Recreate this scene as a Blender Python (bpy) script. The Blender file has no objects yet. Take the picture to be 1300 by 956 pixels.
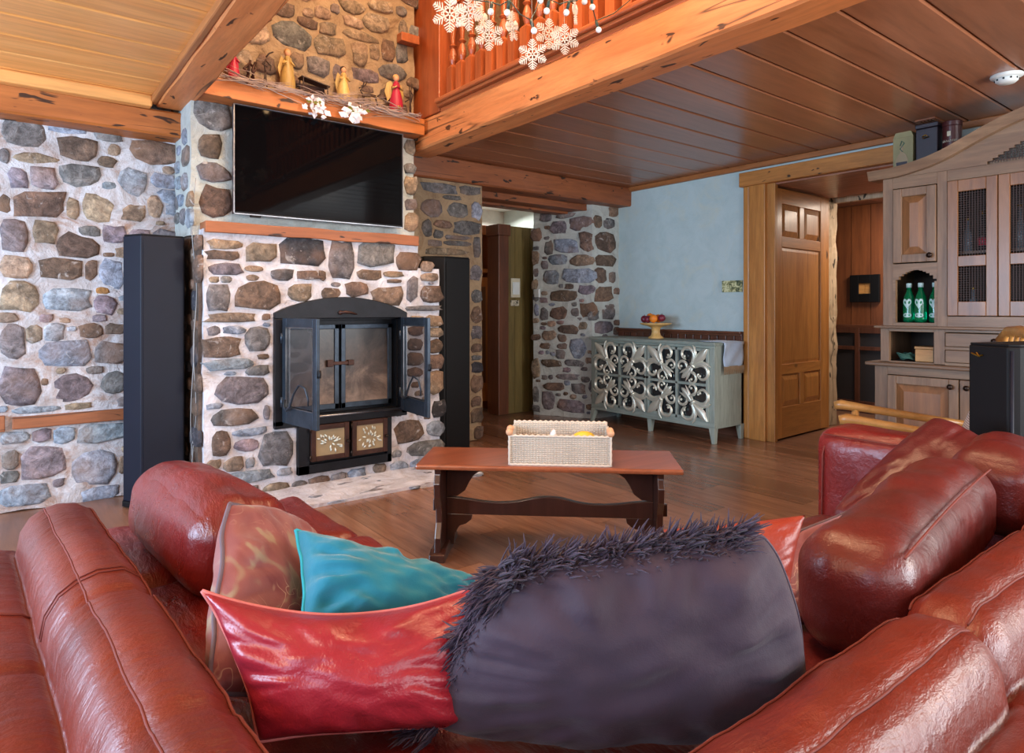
import bpy, math, random
import numpy as np
from mathutils import Vector, Matrix, noise
C = bpy.context.scene.collection
D = bpy.data
PI = math.pi
rnd = random.Random(7)
# ------------------------------------------------------------ camera (eye 1.1 m above the floor, level)
FPX, TH, EYE, U0, V0 = 826.0, math.radians(52.2), 1.1, 650.0, 392.0
cam_d = D.cameras.new('camera'); cam = D.objects.new('camera', cam_d); C.objects.link(cam)
cam.location = (0, 0, EYE); cam.rotation_euler = (PI/2, 0, TH - PI/2)
cam_d.sensor_width = 36; cam_d.lens = FPX/1300*36; cam_d.shift_y = -(478-V0)/1300; cam_d.clip_start = 0.02
bpy.context.scene.camera = cam
# ------------------------------------------------------------ world, lamps, exposure
w = D.worlds.new('world'); bpy.context.scene.world = w; w.use_nodes = True
w.node_tree.nodes['Background'].inputs[0].default_value = (0.55, 0.7, 1, 1)
w.node_tree.nodes['Background'].inputs[1].default_value = 0.4
vs = bpy.context.scene.view_settings
vs.view_transform = 'Standard'; vs.look = 'None'; vs.gamma = 1; vs.exposure = 0.47
COOL = (0.50, 0.73, 1.0); DAY = (0.86, 0.93, 1.0); WARM = (1.0, 0.66, 0.38)
def area(name, loc, target, sx, sy, power, col, spread=PI):
    l = D.lights.new(name, 'AREA'); l.shape = 'RECTANGLE'; l.size = sx; l.size_y = sy
    l.energy = power; l.color = col; l.spread = spread
    o = D.objects.new(name, l); C.objects.link(o); o.location = loc
    o.rotation_euler = (Vector(target)-Vector(loc)).to_track_quat('-Z', 'Y').to_euler()
    return o
area('window_light', (-2.45, 2.6, 1.35), (1, 3.0, 1.0), 2.2, 1.3, 175, COOL)      # windows of the left wall
area('window_light', (-2.45, -0.3, 1.45), (1, 0.2, 1.0), 2.0, 1.3, 40, COOL)
area('window_light', (3.5, -2.25, 1.35), (3.4, 2, 1.1), 2.4, 1.3, 120, DAY)           # windows behind the camera
area('window_light', (0.3, -2.25, 1.35), (0.8, 2, 1.2), 2.0, 1.3, 34, DAY)
area('loft_fill', (1.5, 1.2, 4.6), (1.6, 2.6, 0), 1.6, 3.5, 80, WARM)
area('loft_fill', (1.4, 2.2, 4.7), (1.5, 4.0, 3.0), .8, .8, 45, (1, .74, .46))             # warm fill areas added high in the open void, no fittings there
area('loft_fill', (3.9, 2.6, 4.5), (3.6, 2.6, 2.4), 1.2, 2.5, 35, WARM)
area('passage_light', (6.7, 2.3, 2.1), (6.9, 2.8, 0), 0.5, 0.5, 22, (1, .85, .7))
def lamp(name, loc, power, col, r=.12):
    l = D.lights.new(name, 'POINT'); l.energy = power; l.color = col; l.shadow_soft_size = r
    o = D.objects.new(name, l); C.objects.link(o); o.location = loc
lamp('side_fill', (-1.0, .7, 1.6), 34, (1, .72, .46), .2)       # point fills added left and right of the frame, no lamps stand there
lamp('side_fill', (3.6, -1.2, 1.45), 55, (1, .86, .72), .25)
area('passage_light', (4.4, 6.2, 2.25), (4.3, 5.9, 0), 0.8, 0.5, 17, (1, .93, .85))
# ------------------------------------------------------------ reading the photograph onto real planes
FW = (math.cos(TH), math.sin(TH)); RT = (math.sin(TH), -math.cos(TH))
def dr(u):
    s = (u-U0)/FPX; return FW[0]+s*RT[0], FW[1]+s*RT[1]
def onX(u, v, X):
    a = dr(u); z = X/a[0]; return Vector((X, z*a[1], EYE-(v-V0)*z/FPX))
def onY(u, v, Y):
    a = dr(u); z = Y/a[1]; return Vector((z*a[0], Y, EYE-(v-V0)*z/FPX))
def atz(u, v, z):
    a = dr(u); return Vector((z*a[0], z*a[1], EYE-(v-V0)*z/FPX))
# ------------------------------------------------------------ materials
def srgb(r, g, b):
    f = lambda c: (c/255/12.92) if c/255 <= 0.04045 else ((c/255+0.055)/1.055)**2.4
    return (f(r), f(g), f(b), 1)
class NT:
    def __init__(s, name, rough=0.5, **kw):
        s.m = D.materials.new(name); s.m.use_nodes = True; s.t = s.m.node_tree
        s.b = s.t.nodes['Principled BSDF']; s.b.inputs['Roughness'].default_value = rough
        for k, v in kw.items(): s.b.inputs[k.replace('_', ' ')].default_value = v
    def n(s, ty, **kw):
        x = s.t.nodes.new(ty)
        for k, v in kw.items(): setattr(x, k, v)
        return x
    def l(s, a, b): s.t.links.new(a, b)
    def coord(s, scale=(1, 1, 1), rand=True, rot=(0, 0, 0)):
        tc = s.n('ShaderNodeTexCoord'); src = tc.outputs['Object']
        if rand:
            oi = s.n('ShaderNodeObjectInfo'); mu = s.n('ShaderNodeMath', operation='MULTIPLY'); mu.inputs[1].default_value = 37
            s.l(oi.outputs['Random'], mu.inputs[0]); va = s.n('ShaderNodeVectorMath', operation='ADD')
            s.l(src, va.inputs[0]); s.l(mu.outputs[0], va.inputs[1]); src = va.outputs[0]
        mp = s.n('ShaderNodeMapping'); mp.inputs['Scale'].default_value = scale; mp.inputs['Rotation'].default_value = rot
        s.l(src, mp.inputs[0]); return mp.outputs[0]
    def noise(s, co, scale, detail=4, rough=.6, dist=0):
        x = s.n('ShaderNodeTexNoise'); x.inputs['Scale'].default_value = scale; x.inputs['Detail'].default_value = detail
        x.inputs['Roughness'].default_value = rough; x.inputs['Distortion'].default_value = dist
        s.l(co, x.inputs['Vector']); return x.outputs[0]
    def ramp(s, fac, stops):
        r = s.n('ShaderNodeValToRGB'); e = r.color_ramp.elements
        while len(e) < len(stops): e.new(0.5)
        for k, (p, c) in enumerate(stops): e[k].position = p; e[k].color = c if len(c) == 4 else (*c, 1)
        s.l(fac, r.inputs[0]); return r.outputs[0]
    def mix(s, fac, a, b, mode='MIX'):
        x = s.n('ShaderNodeMix', data_type='RGBA', blend_type=mode)
        for sock, val in ((x.inputs[0], fac), (x.inputs[6], a), (x.inputs[7], b)):
            if hasattr(val, 'links'): s.l(val, sock)
            else: sock.default_value = val
        return x.outputs[2]
    def bump(s, h, strength=.3, dist=.01, prev=None):
        x = s.n('ShaderNodeBump'); x.inputs['Strength'].default_value = strength; x.inputs['Distance'].default_value = dist
        s.l(h, x.inputs['Height'])
        if prev is not None: s.l(prev, x.inputs['Normal'])
        return x.outputs[0]
    def out(s, col=None, nrm=None, rough=None):
        if col is not None: s.l(col, s.b.inputs['Base Color'])
        if nrm is not None: s.l(nrm, s.b.inputs['Normal'])
        if rough is not None: s.l(rough, s.b.inputs['Roughness'])
        return s.m
W1 = (1, 1, 1, 1); BK = (0, 0, 0, 1)
def plain(name, c, rough=.5, **kw):
    m = NT(name, rough, **kw); co = m.coord()
    f = m.noise(co, 9, 3); k = m.ramp(f, [(.3, (.88, .88, .88)), (.7, (1.06, 1.06, 1.06))])
    return m.out(m.mix(1.0, c, k, 'MULTIPLY'))
def wood(name, ca, cb, axis='x', s=1.0, rough=.5, knots=0.0, gouge=0.0, var=.25, bump=.25, coat=0):
    m = NT(name, rough); m.b.inputs['Coat Weight'].default_value = coat; m.b.inputs['Coat Roughness'].default_value = .2
    sc = {'x': (.09, 1, 1), 'y': (1, .09, 1), 'z': (1, 1, .09)}[axis]
    co = m.coord(tuple(q*s for q in sc))
    big = m.noise(co, 9, 5, .6, 1.2); fine = m.noise(co, 55, 3, .7, .3)
    col = m.ramp(big, [(.28, ca), (.72, cb)])
    fk = m.ramp(fine, [(.3, (.72, .72, .72)), (.6, (1.05, 1.05, 1.05))])
    col = m.mix(.75, col, fk, 'MULTIPLY')
    oi = m.n('ShaderNodeObjectInfo'); rk = m.ramp(oi.outputs['Random'], [(0, (1-var,)*3), (1, (1+var*.5,)*3)])
    col = m.mix(1, col, rk, 'MULTIPLY')
    nr = m.bump(fine, bump, .003)
    if knots:
        kc = {'x': (.55, 1, 1), 'y': (1, .55, 1), 'z': (1, 1, .55)}[axis]
        c2 = m.coord(kc); vo = m.n('ShaderNodeTexVoronoi'); vo.inputs['Scale'].default_value = 3.4; m.l(c2, vo.inputs['Vector'])
        kk = m.ramp(vo.outputs['Distance'], [(knots, W1), (knots*1.9, BK)])
        col = m.mix(kk, col, tuple(q*.16 for q in ca[:3])+(1,))
    if gouge:
        g = {'x': (7, 22, 22), 'y': (22, 7, 22), 'z': (22, 22, 7)}[axis]
        c3 = m.coord(g); gn = m.noise(c3, 1.0, 2, .5, .5)
        gg = m.ramp(gn, [(.69-gouge, BK), (.73-gouge, W1)])
        col = m.mix(gg, col, tuple(q*.12 for q in ca[:3])+(1,)); nr = m.bump(gg, -.6, .01, nr)
        if gouge < .018: return m.out(col, nr)
        cr = m.coord({'x': (.05, 1, 1), 'y': (1, .05, 1), 'z': (1, 1, .05)}[axis]); wv = m.n('ShaderNodeTexNoise'); wv.inputs['Scale'].default_value = 5; wv.inputs['Detail'].default_value = 3
        m.l(cr, wv.inputs['Vector']); cr1 = m.ramp(wv.outputs[0], [(.490, BK), (.5, W1), (.510, BK)])
        gt = m.noise(m.coord({'x': (.4, 1, 1), 'y': (1, .4, 1), 'z': (1, 1, .4)}[axis]), 2.3, 2); cr2 = m.mix(1, cr1, m.ramp(gt, [(.5, BK), (.56, W1)]), 'MULTIPLY')
        col = m.mix(cr2, col, tuple(q*.2 for q in ca[:3])+(1,)); nr = m.bump(cr2, -.5, .01, nr)
    return m.out(col, nr)
def leather(name, ca, cb, rough=.36, wdir=(1, 1, 1)):
    m = NT(name, rough, Coat_Weight=.12, Coat_Roughness=.3); co = m.coord()
    a = m.noise(co, 3.5, 4); col = m.ramp(a, [(.3, ca), (.7, cb)])
    vo = m.n('ShaderNodeTexVoronoi'); vo.inputs['Scale'].default_value = 260; m.l(co, vo.inputs['Vector'])
    b = m.bump(vo.outputs['Distance'], .12, .002)
    wr = m.noise(m.coord((1, 1, 1)), 11, 6, .66, .5); w2 = m.noise(m.coord(wdir), 9, 5, .6, .3); b = m.bump(wr, .28, .012, m.bump(w2, .5, .014, b))
    r = m.ramp(wr, [(.3, (rough-.08,)*3), (.7, (rough+.12,)*3)])
    return m.out(col, b, r)
def fabric(name, ca, cb, rough=.85, sheen=.3):
    m = NT(name, rough, Sheen_Weight=sheen); co = m.coord()
    a = m.noise(co, 5, 4); col = m.ramp(a, [(.3, ca), (.7, cb)])
    f = m.noise(co, 420, 2); return m.out(col, m.bump(m.noise(co, 16, 3), .3, .01, m.bump(f, .25, .002)))
def stone_mat():
    m = NT('field_stone', .8); oi = m.n('ShaderNodeObjectInfo'); co = m.coord()
    a = m.noise(co, 7, 8, .72, .8); k = m.ramp(a, [(.28, (.34, .32, .31)), (.5, (.95, .95, .96)), (.72, (1.9, 1.82, 1.74))])
    col = m.mix(1, oi.outputs['Color'], k, 'MULTIPLY')
    b = m.noise(co, 26, 6, .75, .5); kb = m.ramp(b, [(.38, (.45, .43, .42)), (.60, (1.25, 1.25, 1.25))]); col = m.mix(.85, col, kb, 'MULTIPLY')
    c = m.noise(co, 2.6, 3); rust = m.ramp(c, [(.52, BK), (.72, (.6, .6, .6))]); col = m.mix(rust, col, srgb(150, 112, 84))
    lime = m.noise(co, 13, 5, .7, 1.5); lk = m.ramp(lime, [(.60, BK), (.70, (.6, .6, .6))]); col = m.mix(lk, col, srgb(196, 190, 186))
    return m.out(col, m.bump(b, .7, .012, m.bump(a, .7, .03)))
def mortar_mat(name, ca, cb, cs, st=.62):
    m = NT(name, .9); co = m.coord(rand=False)
    a = m.noise(co, 6, 7, .7, .8); col = m.ramp(a, [(.3, cb), (.6, ca)])
    s = m.noise(co, 3.3, 6, .7, 1.2); sk = m.ramp(s, [(st-.08, BK), (st+.1, (.85, .85, .85))]); col = m.mix(sk, col, cs)
    return m.out(col, m.bump(m.noise(co, 30, 6, .75), .8, .015, m.bump(a, .9, .04)))
def metal(name, c, rough=.4, met=1.0, bmp=.1):
    m = NT(name, rough, Metallic=met); co = m.coord(); a = m.noise(co, 14, 5, .7)
    k = m.ramp(a, [(.3, (.6, .6, .6)), (.7, (1.2, 1.2, 1.2))])
    return m.out(m.mix(1, c, k, 'MULTIPLY'), m.bump(a, bmp, .004))
def glass(name, c, rough=.05, alpha=.2):
    m = NT(name, rough); m.b.inputs['Base Color'].default_value = c; m.b.inputs['Alpha'].default_value = alpha; return m.m
M = {}
M['stone'] = stone_mat()
M['lime'] = mortar_mat('lime_mortar', srgb(220, 218, 222), srgb(168, 156, 152), srgb(168, 128, 102), .55)
M['lime_clean'] = mortar_mat('white_lime_mortar', srgb(230, 228, 234), srgb(182, 174, 176), srgb(170, 144, 126), .62)
M['tan_mortar'] = mortar_mat('tan_mortar', srgb(176, 150, 118), srgb(140, 116, 90), srgb(120, 92, 66), .6)
M['grey_mortar'] = mortar_mat('pale_mortar', srgb(196, 200, 194), srgb(168, 170, 164), srgb(150, 140, 126), .66)
M['dark_mortar'] = mortar_mat('brown_mortar', srgb(112, 92, 78), srgb(70, 54, 46), srgb(52, 38, 30), .55)
M['plaster'] = mortar_mat('blue_plaster', srgb(184, 200, 200), srgb(172, 190, 190), srgb(192, 198, 186), .6)
for nd in M['plaster'].node_tree.nodes:
    if nd.type == 'BUMP': nd.inputs['Strength'].default_value = .12
M['white_wall'] = plain('white_plaster', srgb(215, 213, 208), .9)
M['beam_y'] = wood('beam_timber_y', srgb(186, 106, 54), srgb(216, 138, 80), 'y', .8, .5, .020, .03, 0)
M['beam_x'] = wood('beam_timber_x', srgb(160, 88, 36), srgb(192, 112, 52), 'x', .8, .5, .03, .06, 0)
M['beam_dark'] = wood('beam_timber_dark', srgb(116, 62, 34), srgb(150, 86, 48), 'x', .8, .5, .025, .06, 0)
M['lintel'] = wood('lintel_timber', srgb(132, 76, 44), srgb(164, 98, 58), 'x', 1, .55, .02, .03, 0)
M['ceil_l'] = wood('pine_ceiling_board', srgb(222, 146, 74), srgb(240, 172, 100), 'x', .5, .4, 0, 0, .10, .05, .15)
M['ceil_r'] = wood('brown_ceiling_board', srgb(140, 88, 58), srgb(164, 106, 74), 'x', .5, .33, 0, 0, .14, .05, .35)
M['trimwood'] = wood('trim_timber', srgb(152, 92, 48), srgb(176, 110, 60), 'y', 1, .45, 0, 0, .1)
M['rail'] = wood('railing_wood', srgb(150, 70, 34), srgb(186, 98, 52), 'z', 1, .38, 0, 0, .15, .1, .3)
M['rail_y'] = wood('railing_wood_y', srgb(150, 74, 38), srgb(186, 104, 58), 'y', 1, .38, 0, 0, .15, .1, .3)
M['floor'] = wood('floor_board', srgb(120, 82, 62), srgb(158, 114, 88), 'y', .9, .25, .02, 0, .22, .05, .25)
M['floor_far'] = wood('floor_base', srgb(112, 76, 56), srgb(146, 104, 80), 'y', .9, .35, 0, 0, .0, .05, .2)
M['door'] = wood('pine_door_wood', srgb(166, 104, 44), srgb(204, 140, 70), 'z', 1, .42, .05, 0, .12, .1, .2)
M['door_h'] = wood('pine_door_wood_cross', srgb(166, 104, 44), srgb(204, 140, 70), 'x', 1, .42, .05, 0, .12, .1, .2)
M['casing_y'] = wood('casing_wood', srgb(160, 100, 42), srgb(198, 132, 64), 'y', 1, .5, .045, .03, .08)
M['raw_edge'] = wood('raw_edge_wood', srgb(176, 146, 110), srgb(214, 190, 158), 'z', 1.2, .7, 0, .05, .05)
M['soffit'] = wood('soffit_board', srgb(140, 92, 74), srgb(164, 116, 94), 'y', 1, .35, 0, 0, .12, .05, .3)
M['panel_dark'] = wood('dark_panel_wood', srgb(100, 54, 30), srgb(134, 78, 44), 'z', .8, .45, .03, 0, .15, .05, .2)
M['wains'] = wood('wainscot_wood', srgb(78, 42, 28), srgb(106, 62, 42), 'z', 1, .4, 0, 0, .15, .05, .2)
M['wains_y'] = wood('wainscot_rail_wood', srgb(84, 46, 30), srgb(112, 66, 44), 'y', 1, .4, 0, 0, .1, .05, .2)
M['hutch'] = wood('hutch_pine_z', srgb(104, 76, 54), srgb(146, 114, 86), 'z', 1, .5, .03, 0, .12, .15, .1)
M['hutch_y'] = wood('hutch_pine_y', srgb(104, 76, 54), srgb(142, 112, 84), 'y', 1, .5, .03, 0, .12, .15, .1)
M['hutch_in'] = wood('hutch_panel', srgb(110, 70, 40), srgb(150, 102, 62), 'z', 1, .4, .04, 0, .1, .15, .2)
M['hutch_dark'] = plain('hutch_inside', srgb(52, 38, 30), .8)
M['bench'] = wood('bench_top_wood', srgb(122, 62, 38), srgb(154, 86, 54), 'x', .8, .3, 0, 0, .1, .05, .4)
M['bench_dark'] = wood('bench_dark_wood', srgb(44, 24, 20), srgb(66, 38, 32), 'z', .8, .28, 0, 0, .05, .05, .5)
M['sideboard'] = wood('sideboard_paint', srgb(130, 140, 130), srgb(162, 170, 158), 'z', 1.4, .5, 0, 0, .06, .12)
M['sideboard_y'] = wood('sideboard_paint_y', srgb(128, 138, 128), srgb(160, 168, 156), 'y', 1.4, .5, 0, 0, .06, .12)
M['silver'] = NT('silvered_carving', .38, Metallic=.55).m; M['silver'].node_tree.nodes['Principled BSDF'].inputs['Base Color'].default_value = srgb(214, 212, 194)
M['mirror'] = NT('dark_mirror', .06, Metallic=.9).m; M['mirror'].node_tree.nodes['Principled BSDF'].inputs['Base Color'].default_value = srgb(120, 128, 134)
RED = (srgb(80, 24, 22), srgb(104, 33, 28))
M['leather'] = leather('red_leather', *RED)
M['leather2'] = leather('red_leather_seat', srgb(100, 25, 25), srgb(126, 36, 34), .3, (4, 1.2, 1))
M['leather_o'] = leather('warm_lit_leather', srgb(94, 29, 20), srgb(122, 44, 29), .36, (1.2, 4, 1))  # the sofa's red leather with the orange of warm light put into the colour
M['leather_d'] = leather('oxblood_leather', srgb(80, 24, 26), srgb(100, 34, 34), .36)
M['thread'] = plain('seam_thread', srgb(112, 46, 38), .7)
M['pale_piping'] = plain('pale_piping', srgb(196, 110, 108), .6)
M['satin'] = leather('crimson_satin', srgb(132, 22, 40), srgb(152, 38, 52), .32)
M['orange_cush'] = leather('orange_red_cover', srgb(128, 38, 24), srgb(150, 52, 34), .45)
M['teal'] = fabric('teal_cotton', srgb(0, 106, 130), srgb(2, 124, 148))
M['purple'] = fabric('plum_grey_cloth', srgb(41, 29, 47), srgb(54, 38, 57), .75, .12)
M['fringe'] = fabric('dark_fringe_yarn', srgb(38, 26, 46), srgb(60, 42, 68), .6, .15)
M['grey_piping'] = plain('grey_piping', srgb(104, 90, 100), .8)
M['teal_piping'] = plain('teal_piping', srgb(34, 160, 176), .8)
def floral():
    m = NT('floral_brocade', .6, Sheen_Weight=.3); co = m.coord(rand=False)
    a = m.noise(co, 9, 2, .5, 1.5); base = m.ramp(a, [(.34, srgb(146, 124, 100)), (.40, srgb(136, 76, 72)), (.60, srgb(118, 50, 52)), (.72, srgb(138, 78, 76))])
    v = m.noise(co, 13, 1, .4, 2.4); l = m.ramp(v, [(.48, BK), (.5, (.8, .8, .8)), (.52, BK)]); gt = m.ramp(m.noise(co, 4, 1), [(.5, BK), (.58, W1)]); l = m.mix(1, l, gt, 'MULTIPLY'); col = m.mix(l, base, srgb(206, 176, 146))
    return m.out(col, m.bump(m.noise(co, 300, 2), .2, .002))
M['floral'] = floral()
M['black'] = plain('black_lacquer', srgb(12, 12, 15), .55, Specular_IOR_Level=.25)
M['navy'] = plain('dark_navy_lacquer', srgb(13, 18, 34), .55, Specular_IOR_Level=.3)
M['screen'] = NT('tv_screen', .04, Specular_IOR_Level=.10).m; M['screen'].node_tree.nodes['Principled BSDF'].inputs['Base Color'].default_value = (.002, .002, .0025, 1)
M['chrome'] = metal('brushed_chrome', srgb(150, 152, 158), .35)
M['iron'] = metal('black_iron', srgb(30, 31, 36), .5, .6, .3)
M['iron_blue'] = metal('worn_steel', srgb(66, 76, 88), .42, .7, .3)
M['rusty'] = metal('brown_iron', srgb(70, 44, 36), .5, .5, .3)
M['knob'] = metal('dark_bronze', srgb(52, 40, 34), .35, .8)
M['brass'] = metal('brass', srgb(190, 150, 60), .3)
def soot():
    m = NT('sooty_glass', .3); co = m.coord(rand=False, scale=(1, 1, 1)); tc = m.n('ShaderNodeTexCoord'); sp = m.n('ShaderNodeSeparateXYZ'); m.l(tc.outputs['Generated'], sp.inputs[0])
    a = m.noise(co, 5, 6, .7, .6); g = m.n('ShaderNodeMath', operation='MULTIPLY_ADD'); m.l(sp.outputs['Z'], g.inputs[0]); g.inputs[1].default_value = -.45; m.l(a, g.inputs[2])
    return m.out(m.ramp(g.outputs[0], [(.05, srgb(40, 34, 32)), (.3, srgb(78, 66, 60)), (.55, srgb(138, 120, 108))]))
M['soot'] = soot()
M['clear'] = glass('smoky_glass', srgb(34, 38, 46), .05, .38)
M['tile'] = plain('cream_tile', srgb(150, 130, 98), .4)
M['relief'] = plain('pale_relief', srgb(206, 208, 196), .5)
M['wicker'] = plain('seagrass', srgb(206, 194, 178), .8)
M['wicker_d'] = plain('basket_inside', srgb(140, 112, 92), .9)
M['white_pl'] = plain('white_plastic', srgb(214, 220, 218), .4)
M['pearl'] = plain('glitter_white', srgb(236, 214, 190), .5)
M['bulb'] = plain('frosted_bulb', srgb(240, 236, 232), .25)
M['cable'] = plain('green_cable', srgb(38, 62, 52), .5)
M['twig'] = wood('bleached_twig', srgb(128, 104, 92), srgb(176, 156, 146), 'x', 3, .7)
M['wire'] = plain('dark_wire', srgb(52, 32, 24), .6)
M['gold'] = wood('gilt_weave', srgb(176, 140, 74), srgb(214, 180, 108), 'z', 3, .45)
M['crimson'] = plain('crimson_paint', srgb(168, 26, 58), .5)
M['skin'] = plain('figurine_face', srgb(214, 160, 120), .6)
M['petal'] = plain('white_petal', srgb(226, 222, 226), .6)
M['leafg'] = plain('olive_leaf', srgb(140, 140, 50), .6)
M['greenglass'] = NT('green_glass', .06, Transmission_Weight=.75, IOR=1.45).m; M['greenglass'].node_tree.nodes['Principled BSDF'].inputs['Base Color'].default_value = (.0, .42, .16, 1)
M['palelabel'] = plain('pale_label', srgb(178, 208, 206), .5)
M['darkbottle'] = plain('dark_bottle_glass', srgb(34, 34, 34), .1)
M['clearbottle'] = plain('clear_bottle_glass', srgb(120, 136, 144), .1)
M['redlabel'] = plain('red_label', srgb(190, 30, 60), .5)
M['yellow'] = plain('yellow_skin', srgb(216, 186, 60), .5)
M['carton'] = plain('green_carton', srgb(138, 132, 96), .7)
M['case'] = plain('dark_leather_case', srgb(40, 32, 42), .45)
M['tin'] = plain('maroon_tin', srgb(74, 34, 34), .35)
M['boxwood'] = wood('light_boxwood', srgb(176, 124, 66), srgb(206, 154, 92), 'y', 1, .5)
M['rope'] = plain('green_rope', srgb(52, 92, 80), .8)
M['yellowwood'] = wood('turned_pedestal_wood', srgb(206, 160, 92), srgb(228, 186, 118), 'z', 1, .4)
M['plum'] = plain('plum_skin', srgb(112, 28, 48), .35)
M['orange'] = plain('orange_skin', srgb(222, 124, 26), .5)
M['olive'] = wood('olive_board', srgb(96, 80, 36), srgb(118, 98, 48), 'z', 1, .6, 0, 0, .1, .05)
M['redwood'] = wood('red_brown_post', srgb(92, 50, 28), srgb(122, 70, 42), 'z', .8, .4)
M['orangewood'] = wood('honey_cabinet_wood', srgb(176, 98, 40), srgb(202, 122, 58), 'z', 1, .4)
M['darkpanel'] = plain('dark_inset', srgb(44, 40, 42), .6)
M['runner'] = fabric('pale_blue_runner', srgb(150, 166, 186), srgb(176, 190, 204))
M['runner_fringe'] = plain('tan_fringe', srgb(142, 118, 90), .9)
M['armwood'] = wood('bent_arm_wood', srgb(170, 116, 56), srgb(206, 152, 84), 'y', 1, .35, 0, 0, .1, .05, .3)
M['paper'] = plain('aged_paper', srgb(200, 192, 168), .8)
M['cable_grey'] = plain('grey_cable', srgb(150, 150, 150), .5)
M['glow'] = NT('warm_filament', .5).m
_b = M['glow'].node_tree.nodes['Principled BSDF']; _b.inputs['Emission Color'].default_value = (1, .62, .3, 1); _b.inputs['Emission Strength'].default_value = 30
def plaid():
    m = NT('plaid_cloth', .9); tc = m.n('ShaderNodeTexCoord'); mp = m.n('ShaderNodeMapping'); m.l(tc.outputs['UV'], mp.inputs[0])
    br = m.n('ShaderNodeTexBrick'); br.inputs['Scale'].default_value = 10; br.offset = .5; br.inputs['Mortar Size'].default_value = .07
    br.inputs['Color1'].default_value = srgb(150, 104, 84); br.inputs['Color2'].default_value = srgb(128, 116, 106); br.inputs['Mortar'].default_value = srgb(216, 204, 194)
    m.l(mp.outputs[0], br.inputs[0]); return m.out(br.outputs[0])
M['plaid'] = plaid()
def landscape():
    m = NT('landscape_print', .7); co = m.coord(rand=False); a = m.noise(co, 30, 4, .6, 1)
    return m.out(m.ramp(a, [(.38, srgb(56, 70, 50)), (.47, srgb(150, 150, 100)), (.55, srgb(206, 204, 160))]))
M['landscape'] = landscape()
def inlay():
    m = NT('tile_print', .6); co = m.coord(rand=False); a = m.noise(co, 16, 3, .6, 2)
    return m.out(m.ramp(a, [(.4, srgb(70, 66, 60)), (.5, srgb(190, 182, 160))]))
M['inlay'] = inlay()
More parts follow.
